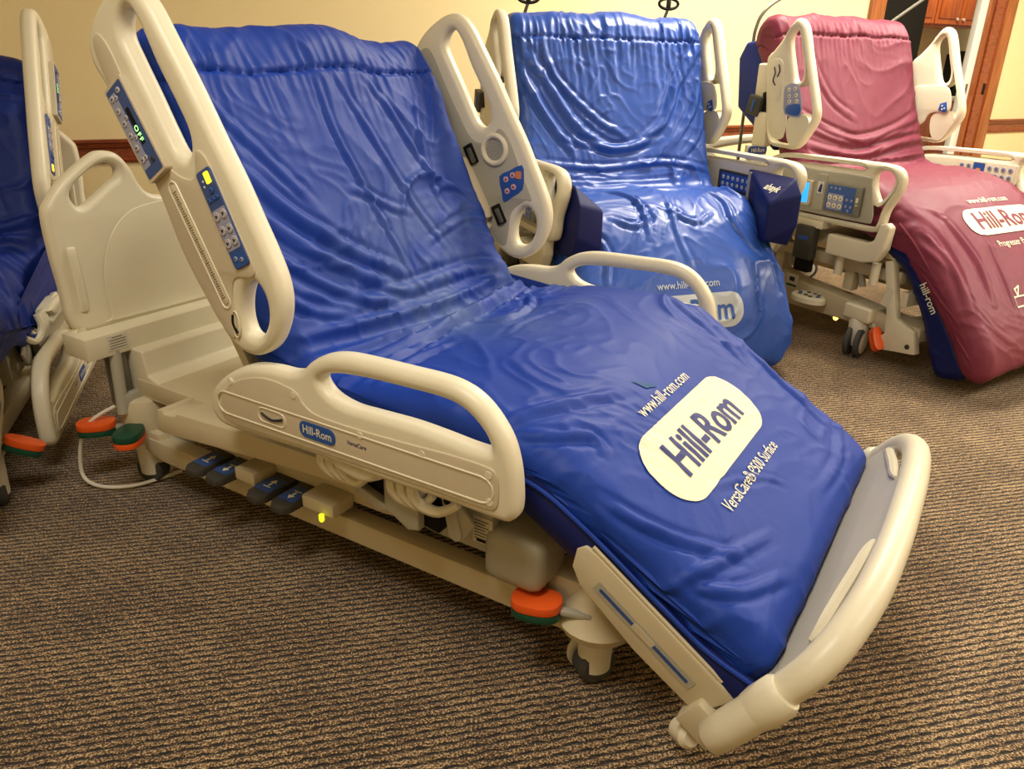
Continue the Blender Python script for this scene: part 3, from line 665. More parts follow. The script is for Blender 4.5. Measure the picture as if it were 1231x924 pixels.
def footboard_A(parent):
    e2 = np.array([math.sin(FA), 0, math.cos(FA)]); nn = np.array([math.cos(FA), 0, -math.sin(FA)])
    P0 = np.array([1.141, 0, .138])
    def q(y, v, d=0): return P0+np.array([0, y, 0])+e2*v+nn*d
    out = [(-.44, -.02), (-.455, .06), (-.452, .14), (-.445, .20), (-.41, .25), (-.33, .295), (-.15, .318), (0, .322), (.15, .318), (.33, .295), (.41, .25), (.445, .20), (.452, .14), (.455, .06), (.44, -.02), (0, -.02)]
    h1 = [(-.385, .222), (-.37, .248), (-.31, .272), (-.22, .288), (-.155, .290), (-.145, .278), (-.18, .262), (-.25, .246), (-.32, .225), (-.365, .208)]
    v, f = plate(out, [h1, [(-a, b) for a, b in h1]], .026, .008, 5, 3)
    V = np.array([q(a, b, w_) for a, b, w_ in v])
    o = mesh_obj('footboard', [((V, f), LGREY)], parent, ang=50)
    hd = [(-.478, .115), (-.475, .16), (-.455, .215), (-.40, .262), (-.30, .298), (-.15, .315), (0, .318), (.15, .315), (.30, .298), (.40, .262), (.455, .215), (.475, .16), (.478, .115)]
    mesh_obj('grab_handle', [(tube([q(a*.985, b-.007, .006) for a, b in hd], [.027, .028, .029, .029, .029, .029, .029, .028, .027], 16, smooth=6, up=tuple(nn)), CREAM)], o, ang=60)
    for s in (-1, 1):
        mesh_obj('handle_collar', [(tube([q(s*.484, .075, .006), q(s*.484, .10, .006), q(s*.478, .14, .006), q(s*.476, .150, .006)], [.033, .037, .036, .030], 18, up=tuple(nn)), CREAM)], o)
        mesh_obj('board_post', [(tube([q(s*.500, -.026, .004), q(s*.499, -.014, .004), q(s*.495, .03, .004), q(s*.488, .09, .005)], [.020, .030, .032, .032], 18, up=tuple(nn)), CREAM)], o, ang=60)
        lip = [q(s*a, b, -.014) for a, b in ((-.40, .20), (-.375, .218), (-.31, .236), (-.24, .255), (-.17, .27), (-.14, .28))]
        mesh_obj('slot_lip', [(tube(lip, [.004, .012, .013, .012, .004], 8, smooth=3), CREAM)], o)
        mesh_obj('board_socket', [(box(q(s*.445, -.030, -.012), (.075, .085, .066), .006, Matrix.Rotation(FA, 4, 'Y')), TAN)], o)
        mesh_obj('bumper_roller', [(lathe_between(q(s*.445, -.112, -.02), q(s*.475, -.075, .0), [(0, .014), (.006, .022), (-.01, .024), (0, .016)], 16), CREAM)], o)
    return o
def base_A(parent, sides=(-1,), fc=(.85, .362)):
    # floor frame
    fr = []
    for s in (-1, 1):
        fr.append((prism([(-.56, .165), (.72, .175), (.80, .17), (.80, .115), (-.50, .105), (-.56, .12)], s*.345, s*.395, .006), TAN))
    fr.append((box((-.55, 0, .15), (.10, .78, .07), .01), TAN)); fr.append((box((.83, 0, .165), (.09, .74, .06), .01), TAN))
    fr.append((box((.16, 0, .155), (1.3, .30, .03), .005), DARK))
    b = mesh_obj('base_frame', fr, parent)
    # pods over the castors
    for s in (-1, 1):
        mesh_obj('castor_housing', [(lathe_between((-.60, s*.355, .14), (-.60, s*.355, .275), [(0, .055), (.02, .064), (-.03, .064), (-.006, .056), (0, .04)], 26), TAN)], parent)
        mesh_obj('castor_housing', [(lathe_between((.85, s*.36, .135), (.85, s*.36, .235), [(0, .074), (.02, .082), (.05, .062), (0, .03)], 26), TAN), (box((.80, s*.33, .19), (.12, .10, .08), .02), TAN)], parent)
    castor(parent, -.60, -.362, yawdeg=200); castor(parent, -.60, .362, yawdeg=30)
    castor(parent, .85, -.362, yawdeg=235); castor(parent, fc[0], fc[1], yawdeg=20)
    pedal(parent, (-.63, -.40, .185), (-.682, -.455, .185), ORANGE, GREEN); pedal(parent, (-.58, -.40, .19), (-.548, -.445, .19), GREEN, ORANGE)
    pedal(parent, (.86, -.41, .19), (.755, -.435, .185), ORANGE, GREEN); pedal(parent, (fc[0], fc[1]+.04, .19), (fc[0]-.01, fc[1]+.085, .165), ORANGE, GREEN, .026)
    # intermediate frame covers
    cv = [(-.385, .265), (-.375, .325), (-.35, .33), (-.345, .318), (-.30, .325), (-.29, .335), (.0, .352), (.27, .362), (.27, .315), (.0, .295), (-.36, .262)]
    for s in (-1, 1):
        mesh_obj('side_cover', [(prism(cv, s*.365, s*.462, .004), TAN)], parent)
        mesh_obj('side_cover', [(prism([(.275, .362), (.42, .362), (.42, .30), (.275, .315)], s*.365, s*.455, .004), TAN), (lathe_between((.235, s*.44, .36), (.235, s*.44, .364), [(0, .006), (0, .005)], 10), BLACK)], parent)
        # lower lift beam (runs the length of the bed)
        mesh_obj('lift_beam', [(prism([(-.40, .215), (-.40, .255), (.0, .262), (.52, .272), (.74, .285), (.74, .245), (.3, .205), (-.2, .20)], s*.335, s*.372, .005), TAN)], parent)
    mesh_obj('deck_cover', [(box((-.18, 0, .305), (.84, .74, .05), .012), TAN)], parent)
    ps = [(-.655, .30), (-.655, .415), (-.555, .415), (-.545, .345), (-.43, .305), (-.42, .285), (-.42, .27), (-.64, .27)]
    mesh_obj('head_tower', [(prism([(a, b) for a, b in ps], -.365, .365, .010, 'y', 3), CREAM)], parent)
    for s in (-1, 1):
        mesh_obj('lift_column', [(box((-.635, s*.395, .33), (.05, .045, .17), .012), STEEL), (cyl((-.60, s*.42, .24), (-.615, s*.405, .42), .016), GREY), (box((-.60, s*.39, .27), (.03, .06, .05), .008), GREY)], parent)
    # treadle switches
    def treadle(x, up):
        zz = .205
        t = mesh_obj('foot_switch', [(prism([(x-.034, -.365), (x-.030, -.47), (x-.015, -.488), (x+.018, -.488), (x+.030, -.47), (x+.034, -.365)], zz-.022, zz, .006, 'z'), DARK)], parent)
        fr_ = frame((x, -.425, zz+.0004), (1, 0, 0), (0, 1, 0)); q = 1 if up else -1
        mesh_obj('switch_label', [(place(slab(.052, .062, .004, .001, 0), fr_), LNAVY), (place(prism([(-.010, .008*q), (.010, .008*q), (0, .022*q)], .001, .0015, 0, 'z'), fr_), INK), (place(slab(.006, .014, .001, .0005, 0, (0, -.0*q, .001)), fr_), INK), (place(slab(.024, .003, .001, .0005, 0, (0, -.012*q, .001)), fr_), INK)], t)
    if -1 in sides:
        for x, u in ((-.238, True), (-.160, False), (-.010, True), (.072, False)): treadle(x, u)
        for a, b_ in ((-.118, -.048), (.115, .215)):
            mesh_obj('switch_guard', [(box(((a+b_)/2, -.408, .212), (b_-a, .07, .034), .006), TAN)], parent)
        mesh_obj('floor_light', [(lathe_between((.19, -.455, .188), (.19, -.455, .206), [(0, .004), (.004, .0065), (0, .0065)], 16), YGR)], parent)
        # motor housing and sticker under the thigh deck
        mb = mesh_obj('motor_housing', [(box((.695, -.39, .270), (.135, .125, .115), .034, None, 4), GREY)], parent)
        sl = [(box((.622, -.4362, .312), (.046, .002, .060), 0), PAPER)]
        for k in range(7): sl.append((box((.620-(.004 if k % 2 else 0), -.4376, .334-.007*k), (.034-(.008 if k % 2 else 0), .0006, .0016), 0), INKDK))
        sl.append((box((.622, -.4376, .288), (.028, .0006, .006), 0), BLACK)); mesh_obj('sticker', sl, mb)
    for s in sides:
        # rail carriage hanging below the foot siderail
        yk = s*.478
        bk = [(xz(plate([(.322, .405), (.432, .405), (.45, .395), (.475, .36), (.502, .345), (.502, .296), (.475, .288), (.425, .315), (.40, .306), (.335, .330), (.322, .355)], [[(.336, .390), (.414, .388), (.414, .327), (.336, .352)]], .024, .004, 0, 2), yk), GREY), (box((.375, s*.462, .36), (.095, .006, .075), .001, Matrix.Rotation(R(8), 4, 'Y')), BLACK)]
        mesh_obj('rail_carriage', bk, parent)
        mesh_obj('rail_pivot_cover', [(xz(plate([(.285, .428), (.32, .402), (.37, .390), (.41, .395), (.45, .428)], [], .05, .012, 5, 3), s*.505), CREAM)], parent)
        for x0 in (.262, .450):
            for k in range(3):
                x_ = x0+.026*k
                w2 = .04 if x0 < .4 or k < 2 else .075
                mesh_obj('hinge_rib', [(tube([(x_, s*.500, .430), (x_+.003, s*.508, .395), (x_+.018, s*.500, .368), (x_+.018+w2*.5, s*.492, .362), (x_+.018+w2, s*.480, .385)], [.011, .012, .012, .011, .009], 8, smooth=4), CREAM)], parent)
        mesh_obj('link_arm', [(prism(stadium((.585, .312), (.568, .385), .015)+[], s*.468, s*.480, .003), GREY), (prism([(.556, .378), (.583, .388), (.628, .345), (.600, .300), (.575, .305)], s*.466, s*.474, .002), GREY)], parent)
        mesh_obj('pivot_bolt', [(cyl((.568, s*.479, .385), (.568, s*.484, .385), .007, n=12), BLACK)], parent)
        mesh_obj('hinge_block', [(box((.52, s*.455, .325), (.045, .03, .06), .003, Matrix.Rotation(R(8), 4, 'Y')), BLACK)], parent)
        mesh_obj('frame_cover', [(prism([(.30, .345), (.30, .29), (.50, .262), (.645, .262), (.645, .36), (.5, .37)], s*.40, s*.435, .004), GREY)], parent)
        # side plate of the foot deck
        dk = [(.845, .375), (.862, .385), (.885, .375), (1.135, .205), (1.155, .185), (1.10, .132), (1.08, .135), (.97, .205), (.855, .30), (.838, .335)]
        e = mesh_obj('foot_deck_side', [(prism(dk, s*.435, s*.468, .004, 'y', 2), TAN)], parent)
        fr_ = frame((.985, s*.4685, .248), (math.cos(R(-34.5)), 0, math.sin(R(-34.5))), (math.sin(R(34.5)), 0, math.cos(R(34.5))))
        if fr_[0][2] @ np.array([0, s, 0]) < 0: fr_ = frame((.985, s*.4685, .248), (-math.cos(R(-34.5)), 0, -math.sin(R(-34.5))), (math.sin(R(34.5)), 0, math.cos(R(34.5))))
        mesh_obj('length_label', [(place(slab(.235, .024, .003, .001, 0), fr_), GREY), (place(slab(.215, .007, .0034, .0008, 0, (0, 0, .001)), fr_), LNAVY), (place(slab(.05, .014, .003, .0012, 0, (0, 0, .001)), fr_), PANEL)], e)
        mesh_obj('deck_lip', [(tube([(.875, s*.462, .387), (.99, s*.462, .308), (1.13, s*.462, .213)], .004, 6), TAN)], e)
    mesh_obj('leg_deck', [(prism([(.60, .415), (.75, .405), (.90, .32), (1.15, .155), (1.165, .175), (.92, .345), (.77, .425), (.60, .432)], -.435, .435, .004), TAN)], parent)
    mesh_obj('seat_deck', [(box((.34, 0, .385), (.56, .86, .022), .005), TAN)], parent)
    mesh_obj('back_deck', [(prism([(.02, .40), (-.355, 1.07), (-.375, 1.06), (.0, .385)], -.42, .42, .003), TAN)], parent)
def cord(parent, pts, m, name='power_cord', r=.0055):
    return mesh_obj(name, [(tube(pts, r, 8, smooth=6), m)], parent)

PROF_A = [(-.34, 1.06), (-.345, 1.12), (-.315, 1.185), (-.255, 1.222), (-.195, 1.220), (-.152, 1.178), (-.112, 1.095), (-.02, .895), (.062, .715), (.118, .605), (.165, .558), (.24, .548), (.33, .560), (.45, .578), (.58, .588), (.70, .578), (.80, .545), (.90, .487), (1.00, .425), (1.10, .365), (1.165, .325), (1.205, .285), (1.205, .245), (1.18, .205), (1.14, .195), (1.05, .258), (.90, .362), (.77, .435), (.6, .448), (.35, .41), (.15, .41), (.05, .44), (-.05, .585), (-.20, .85)]
NBp, NByaw = (-.3535, 2.0017, 0), R(-31.54)
bedN = root('hospital_bed', 'foreground cream hospital bed with royal blue mattress and lowered foot end', 'bed', NBp, NByaw)
base_A(bedN, (-1, 1)); headboard_A(bedN); footboard_A(bedN)
head_rail_A(bedN, -1, True, False); head_rail_A(bedN, 1, False, True); foot_rail_A(bedN, -1); foot_rail_A(bedN, 1, False)
cord(bedN, [(-.61, -.36, .27), (-.70, -.47, .20), (-.735, -.50, .06), (-.69, -.49, .012), (-.60, -.43, .012), (-.56, -.30, .012)], WHITE)

matN = root('mattress', 'royal blue mattress with white oval logo on the foreground bed', 'mattress', NBp, NByaw)
bk0 = np.array([-.155, 0, 1.185]); bkd = np.array([.430, 0, -.903])
def bk(s, y): return tuple(bk0+bkd*s+np.array([.0, y, 0]))
def sp_(x, y): return (x, y, float(np.interp(x, [.16, .24, .45, .6, .7, .8, .9, 1.0, 1.1, 1.2], [.555, .548, .578, .588, .578, .545, .487, .425, .365, .30])))
foldsN = [
 ([bk(.05, -.066), bk(.194, -.072), bk(.346, -.036), bk(.50, .0), bk(.60, .03)], .008, .010),
 ([bk(.06, -.0), bk(.20, .05), bk(.40, .12), bk(.56, .20)], .007, .012),
 ([bk(.06, .10), bk(.16, .16), bk(.32, .22), bk(.45, .24)], .007, .012),
 ([bk(.12, .293), bk(.25, .24), bk(.38, .22)], .007, .013),
 ([bk(.06, .40), bk(.19, .33), bk(.26, .28)], .006, .010),
 ([bk(.249, -.40), bk(.382, -.28), bk(.48, -.16), bk(.58, .0)], .012, .018),
 ([bk(.32, -.42), bk(.443, -.30), bk(.53, -.18), bk(.62, -.02)], .012, .018),
 ([bk(.40, -.43), bk(.50, -.33), bk(.60, -.18), bk(.66, -.02)], .012, .016),
 ([bk(.12, -.40), bk(.25, -.30), bk(.36, -.22)], .007, .014),
 ([bk(.34, -.10), bk(.36, -.04), bk(.40, .02), bk(.43, .10)], .008, .012),
 ([bk(.50, -.43), bk(.58, -.36), bk(.64, -.22)], .010, .014),
 ([bk(.44, .40), bk(.38, .28), bk(.40, .22)], .008, .012),
 ([bk(.50, .44), bk(.48, .30), bk(.52, .12)], .008, .012),
 ([(.12, -.43, .58), (.15, -.15, .565), (.17, .1, .56), (.16, .43, .57)], -.022, .022),
 ([(.09, -.30, .63), (.10, 0, .62), (.10, .25, .62), (.13, .43, .60)], .012, .020),
 ([(.21, -.35, .55), (.22, -.05, .55), (.21, .2, .55), (.18, .43, .56)], .018, .020),
 ([(.27, -.42, .55), (.27, -.20, .55), (.24, .05, .55), (.23, .33, .55)], -.012, .014),
 ([(.33, -.40, .56), (.31, -.25, .555), (.33, -.12, .56)], .012, .014),
 ([(.28, .05, .55), (.34, .10, .56), (.33, .22, .56), (.28, .30, .55)], .010, .014),
 ([sp_(.42, -.05), sp_(.40, .1), sp_(.45, .25)], .005, .012),
 ([sp_(.66, -.43), sp_(.72, -.30), sp_(.78, -.15)], .009, .016),
 ([sp_(.70, -.44), sp_(.76, -.39), sp_(.80, -.34), sp_(.83, -.35)], .010, .014),
 ([sp_(.86, -.45), sp_(.94, -.42), sp_(1.02, -.37), sp_(1.10, -.30)], .009, .014),
 ([sp_(1.04, -.45), sp_(1.07, -.36), sp_(1.12, -.18)], .007, .014),
 ([sp_(1.0, -.20), sp_(1.05, -.06), sp_(1.10, .0)], .005, .010),
 ([sp_(1.05, -.45), sp_(1.12, -.38), sp_(1.17, -.25)], .008, .014),
 ([sp_(.62, .44), sp_(.75, .36), sp_(.92, .33)], .006, .016),
 ([sp_(.80, .45), sp_(.95, .40), sp_(1.12, .36)], .006, .014),
 ([sp_(1.12, .44), sp_(1.16, .25), sp_(1.15, .05)], .005, .014),
]
def shapeN(P):
    # top edge of the back rises and dips along the width; the seat sides slump a little
    x, y, z = P[:, 0], P[:, 1], P[:, 2]
    top = np.clip((z-1.08)/.12, 0, 1)
    P[:, 2] += top*(.010*np.sin(y*15+1.2)+.012*np.cos(y*6)-.006)
    seat = np.clip((x-.2)/.2, 0, 1)*np.clip((1.25-x)/.2, 0, 1)
    P[:, 2] -= seat*.022*np.clip(-y/.45, 0, 1)**3
    far = np.clip((x-.20)/.08, 0, 1)*np.clip((.88-x)/.22, 0, 1)*np.clip((y-.15)/.25, 0, 1)*np.clip((z-.46)/.06, 0, 1)
    P[:, 2] += far*(.014+.004*np.sin(x*17)); P[:, 1] += far*np.clip((y-.35)/.1, 0, 1)*.026
    return P
mo, bvN = mattress('cover', None, matN, PROF_A, .452, .06, BLUE, 200, 10, foldsN, .014, ((-.132, 1.140), (.43, -.903), .10), 0, .012, (3, 3, 3), shapeN, .009, (( .95, -.06, .46), .36))
nl = np.array([.52, 0, .854]); frl = frame((.935, -.062, .47), (0, 1, 0), (-.854, 0, .52))
print_on(matN, bvN, frl, .50, .165, 'www.hill-rom.com', 'VersaCare® P500 Surface', .108, INKBLUE, INK, (.118, -.125))
STAIN = mat('teal_stain', srgb(36, 80, 128), .6, .2, var=.15, scale=30)
mesh_obj('stain', [(drape((np.array([(-.012, .035, 0), (.0, .0, 0), (.035, -.012, 0), (.028, .004, 0), (.012, .012, 0)]), [[0, 1, 2, 3, 4]]), (frl[0], frl[1]+frl[0][0]*-.03+frl[0][1]*.150), bvN, .0018), STAIN)], matN, flat=True)
def strip(path, h0, h1, y, s, thick=.012, m=NAVY, nx=60):
    """hanging skirt band along a polyline of (x,z) with top/bottom offsets"""
    q = cr_curve(path, 10, False); n = len(q); V = []; cols = 7
    T = np.gradient(q, axis=0); T /= np.linalg.norm(T, axis=1)[:, None]; Nn = np.stack([-T[:, 1], T[:, 0]], -1)
    for i in range(n):
        for k in range(cols):
            a = k/(cols-1); hh = h0+(h1-h0)*a; yy = y+s*(thick*math.sin(math.pi*a)+.004*noise.noise(Vector((i*.12, a*2, 0))))
            V.append((q[i][0]+Nn[i][0]*hh, yy, q[i][1]+Nn[i][1]*hh))
    Fc = [[i*cols+k, i*cols+k+1, (i+1)*cols+k+1, (i+1)*cols+k] for i in range(n-1) for k in range(cols-1)]
    V = np.array(V); W = V.copy(); W[:, 1] -= s*.01; m_ = len(V); Fc2 = [[a+m_ for a in f][::-1] for f in Fc]
    # close the long edges
    for i in range(n-1):
        for k in (0, cols-1):
            a, b = i*cols+k, (i+1)*cols+k; Fc2.append([a, b, b+m_, a+m_] if k == 0 else [b, a, a+m_, b+m_])
    return (np.vstack([V, W]), Fc+Fc2), m
for s in (-1, 1):
    mesh_obj('cover_skirt', [strip([(.60, .47), (.72, .455), (.84, .385), (1.0, .285), (1.10, .225), (1.19, .19)], .03, -.045, s*.452, s)], matN, ang=60)
    q = cr_curve([(.60, .475), (.74, .463), (.85, .41), (1.0, .312), (1.10, .25), (1.20, .215)], 8, False)
    mesh_obj('piping', [(tube([(a, s*.458, b+.006) for a, b in q], .0045, 8), BLUE)], matN)

# left bed
LBp, LByaw = (-2.085, 2.556, 0), R(-71.28)
bedL = root('hospital_bed', 'cream hospital bed cut off by the left frame edge, its side rail lowered', 'bed', LBp, LByaw)
base_A(bedL, (1,), (.88, .40)); headboard_A(bedL)
head_rail_A(bedL, 1, True, False); head_rail_A(bedL, -1, False, False); foot_rail_A(bedL, 1, True, -.328); foot_rail_A(bedL, -1, False, -.328)
matL = root('mattress', 'dark blue mattress on the bed at the left edge', 'mattress', LBp, LByaw)
fL = [([(-.1, .1, 1.05), (0, .2, .85), (.08, .3, .7)], .012, .02), ([(-.12, .35, 1.1), (0, .3, .85), (.1, .35, .65)], .010, .02), ([(.14, -.4, .58), (.17, .1, .56), (.14, .44, .58)], -.022, .02),
      ([(.10, .1, .63), (.12, .3, .62), (.10, .44, .64)], .016, .018), ([(.22, .1, .55), (.28, .25, .56), (.24, .44, .56)], .020, .02), ([(.30, .2, .56), (.38, .32, .56), (.36, .45, .55)], .014, .018), ([(.42, .2, .575), (.5, .35, .58), (.6, .46, .56)], .014, .02), ([(.66, .1, .57), (.75, .3, .55), (.8, .46, .52)], .012, .02)]
def shapeL(P):
    x, y, z = P[:, 0], P[:, 1], P[:, 2]
    side = np.clip((y-.38)/.09, 0, 1)*np.clip((x+.0)/.15, 0, 1)*np.clip((.85-x)/.25, 0, 1)
    low = np.clip((.62-z)/.10, 0, 1)
    P[:, 2] -= side*low*.13*np.clip((z-.30)/.2, 0, 1)
    top = np.clip((z-1.0)/.2, 0, 1); P[:, 2] -= top*(.05+.05*np.clip(y/.45, 0, 1)**2)
    return P
mattress('cover', None, matL, PROF_A, .475, .06, BLUE3, 130, 10, fL, .014, ((-.15, 1.115), (.43, -.903), .12), 11, .02, (3.2, 3.2, 3.2), shapeL, .008)

# ------------------------------------------------------------------ bed type B (middle bed and maroon bed)
HB_OUT = [(-.02, 1.338), (.012, 1.358), (.045, 1.340), (.068, 1.300), (.10, 1.215), (.135, 1.13), (.168, 1.05), (.188, .985), (.180, .94), (.15, .89), (.12, .850), (.085, .832), (.03, .832), (-.05, .84), (-.085, .90), (-.105, 1.0), (-.125, 1.12), (-.135, 1.20), (-.10, 1.235), (-.06, 1.28)]
HB_H1 = [(-.022, 1.275), (.000, 1.315), (.025, 1.305), (.058, 1.22), (.082, 1.155), (.078, 1.115), (.045, 1.110), (.018, 1.16)]
HB_H2 = [(.055, .945), (.085, .962), (.125, .960), (.140, .945), (.125, .905), (.10, .868), (.078, .868), (.060, .90)]
FB_OUT = [(-.10, .715), (-.07, .765), (-.01, .798), (.06, .815), (.23, .822), (.45, .826), (.57, .826), (.625, .815), (.652, .78), (.650, .735), (.63, .69), (.61, .645), (.60, .59), (.57, .558), (.45, .553), (.15, .550), (-.05, .555), (-.09, .60)]
FB_H1 = [(.525, .775), (.545, .797), (.590, .797), (.614, .775), (.612, .742), (.590, .705), (.568, .680), (.548, .70), (.53, .735)]
FB_H2 = [(.0, .778), (.06, .794), (.2, .800), (.35, .802), (.46, .802), (.46, .790), (.35, .788), (.2, .786), (.07, .780), (.02, .770)]
def scx(pts, k): return [(a*k, b) for a, b in pts]
def head_rail_B(parent, s, k=1.0, outer=False, inner=False):
    y = s*.50; T_ = .05
    o = mesh_obj('head_siderail', [(xz(plate(scx(HB_OUT, k), [scx(HB_H1, k), scx(HB_H2, k)], T_, .018, 4, 3), y), CREAM)], parent, ang=50)
    if outer:
        yo = y+s*T_/2
        mesh_obj('rail_panel', [(xz(plate(scx([(-.12, 1.17), (-.07, 1.20), (-.03, 1.18), (-.005, 1.08), (.03, .98), (.03, .88), (-.02, .87), (-.06, .90), (-.09, 1.02)], k), [], .008, .003, 3, 2), yo), CREAM)], o, ang=50)
        e1 = (1, 0, -.12)
        def fr_(x, z):
            f = frame((x*k, yo+s*.004, z), (-s, 0, 0), (0, 0, 1)); return f
        mesh_obj('control_panel', [(xz(plate(scx([(.005, 1.09), (.07, 1.10), (.105, 1.03), (.112, .975), (.08, .965), (.02, .975), (.005, 1.03)], k), [], .006, .002, 2, 1), yo+s*.002), LAV), (xz(plate(scx([(.03, 1.01), (.10, 1.02), (.106, .98), (.08, .972), (.03, .98)], k), [], .002, .0005, 2, 1), yo+s*.0055), LBLUE)], o)
        f0 = frame((0, yo+s*.005, 0), (-s, 0, 0), (0, 0, 1))
        for a in ((.028, 1.075), (.062, 1.08), (.035, 1.05), (.072, 1.055), (.040, 1.028), (.080, 1.032)): btn(o, (-s*a[0]*k, a[1]), f0, .0085, INK, True)
        t = text2d('CPR', .03, .01); mesh_obj('sticker', [(place(slab(.02, .075, .002, .001, 0, (-s*-.03*k, 1.06, 0)), f0), PAPER)], o)
        fig = [(tube([(-.075*k, yo+s*.005, 1.165), (-.065*k, yo+s*.005, 1.14), (-.072*k, yo+s*.005, 1.11), (-.055*k, yo+s*.005, 1.09)], .003, 6, smooth=3), INKDK), (tube([(-.05*k, yo+s*.005, 1.175), (-.04*k, yo+s*.005, 1.15), (-.05*k, yo+s*.005, 1.125)], .003, 6, smooth=3), INKDK)]
        mesh_obj('symbol', fig, o)
    if inner:
        yi = y-s*T_/2
        mesh_obj('rail_panel', [(xz(plate(scx([(-.09, 1.08), (-.02, 1.095), (.08, 1.095), (.115, 1.06), (.13, 1.0), (.115, .98), (.06, .975), (.02, .96), (.0, .92), (-.05, .90), (-.09, .98)], k), [], .01, .004, 3, 2), yi), CREAM)], o, ang=50)
        mesh_obj('control_panel', [(xz(plate(scx([(.075, 1.015), (.105, 1.025), (.118, .985), (.105, .975), (.07, .985)], k), [], .004, .001, 1, 1), yi-s*.006), LBLUE)], o)
        f0 = frame((0, yi-s*.008, 0), (s, 0, 0), (0, 0, 1))
        for a in ((.088, 1.005), (.102, .995), (.09, .99)): btn(o, (s*a[0]*k, a[1]), f0, .004, INK, False)
    # hinge housing and buckle on the wall side
    h = [(box((-.155*k, y+s*-.01, 1.10), (.07, .05, .16), .015, None, 3), CREAM), (box((-.12*k, y, .90), (.08, .055, .15), .015, None, 3), CREAM), (box((-.115*k, y, 1.01), (.05, .03, .10), .004), BLACK)]
    mesh_obj('hinge_housing', h, o)
    bu = mesh_obj('buckle', [(box((-.165*k, y+s*.02, 1.00), (.075, .035, .085), .006, Matrix.Rotation(R(12), 4, 'Y')), DARK), (box((-.165*k, y+s*.039, 1.00), (.014, .003, .05), .001, Matrix.Rotation(R(12), 4, 'Y')), LBLUE)], o)
    return o
def foot_rail_B(parent, s, k=1.0, outer=False, inner=False, bolster=False, bx=(.50, .88)):
    y = s*.50; T_ = .05
    hs = [scx(FB_H1, k), scx(FB_H2, k)]
    o = mesh_obj('foot_siderail', [(xz(plate(scx(FB_OUT, k), hs, T_, .018, 4, 3), y), CREAM)], parent, ang=50)
    if outer:
        yo = y+s*T_/2; X = lambda a: a*k
        # recess frame
        mesh_obj('rail_panel', [(xz(plate(scx([(.03, .755), (.25, .768), (.50, .77), (.525, .75), (.545, .68), (.555, .60), (.50, .588), (.2, .585), (.05, .59)], k), [], .012, .004, 3, 2), yo), GREY)], o, ang=50)
        def scr(cx, cz, w_, h_, lit):
            f = frame((X(cx), yo+s*.006, cz), (-s, 0, 0), (0, 0, 1)); ps = [(place(slab(w_, h_, .006, .014, .003), f), STEEL if not lit else TAN)]
            f2 = (f[0], f[1]+f[0][2]*.0142)
            if lit:
                ps.append((place(slab(w_*.8, h_*.8, .001, .001, 0), f2), SCREEN)); t = text2d('---- ----', h_*.16, .02)
                ps.append((place((t[0]+[0, h_*.2, .0015], t[1]), f2), SCRTXT))
                mesh_obj('display', ps, o)
            else:
                ps.append((place(slab(w_*.78, h_*.86, .002, .001, 0, (-w_*.07, 0, 0)), f2), LBLUE)); ps.append((place(slab(w_*.44, h_*.54, .002, .0012, 0, (-w_*.2, -h_*.13, 0)), f2), LAV))
                ps.append((place(slab(w_*.06, h_*.16, .002, .003, 0, (w_*.40, h_*.05, 0)), f2), INK)); ps.append((place(slab(w_*.05, h_*.05, .002, .003, 0, (w_*.40, -h_*.12, 0)), f2), INK))
                mesh_obj('control_panel', ps, o)
                for i in range(3):
                    for j in range(2): btn(o, (-w_*.36+w_*.155*i, -h_*.26+h_*.26*j), f2, h_*.085, INK, True, .003)
                for i, j in ((.12, .0), (.25, -.0), (.12, -.22), (.25, -.22), (.19, -.36)): btn(o, (w_*i, h_*j), f2, h_*.05, LAV, False, .002)
                for i in range(3): btn(o, (-w_*.36+w_*.12*i, h_*.33), f2, h_*.04, LAV, False, .002)
        sx2 = s
        scr(.185, .668, .125, .105, True); scr(.415, .668, .178, .118, False)
        f = frame((X(.288), yo+s*.006, .678), (-s, 0, 0), (0, 0, 1))
        mesh_obj('name_plate', [(place(slab(.05, .15, .006, .006, .002), f), GREY), (place(slab(.036, .058, .002, .001, 0, (0, .02, .006)), f), LAV), (place(slab(.03, .05, .002, .001, 0, (0, .02, .007)), f), PAPER), (place(prism([(-.01, .002), (.008, .0), (.01, .03), (.004, .038), (-.002, .03)], .008, .0086, 0, 'z'), f), INKBLUE)], o)
    if inner:
        yi = y-s*T_/2
        f = frame((.38*k, yi, .73), (s, 0, 0), (0, 0, 1))
        mesh_obj('control_panel', [(place(slab(.30, .085, .006, .008, .002), f), CREAM), (place(slab(.07, .072, .004, .001, 0, (-.105, 0, .008)), f), INK), (place(slab(.055, .072, .004, .001, 0, (-.038, 0, .008)), f), LBLUE), (place(slab(.14, .072, .004, .001, 0, (.065, 0, .008)), f), INK), (place(slab(.02, .022, .003, .002, 0, (-.038, 0, .009)), f), mat('amber_button', srgb(230, 160, 90)))], o)
        f2 = (f[0], f[1]+f[0][2]*.009)
        for i in range(2):
            for j in range(2): btn(o, (-.122+.034*i, -.017+.034*j), f2, .011, LAV)
        for i in range(4):
            for j in range(2): btn(o, (.015+.033*i, -.017+.034*j), f2, .011, LAV)
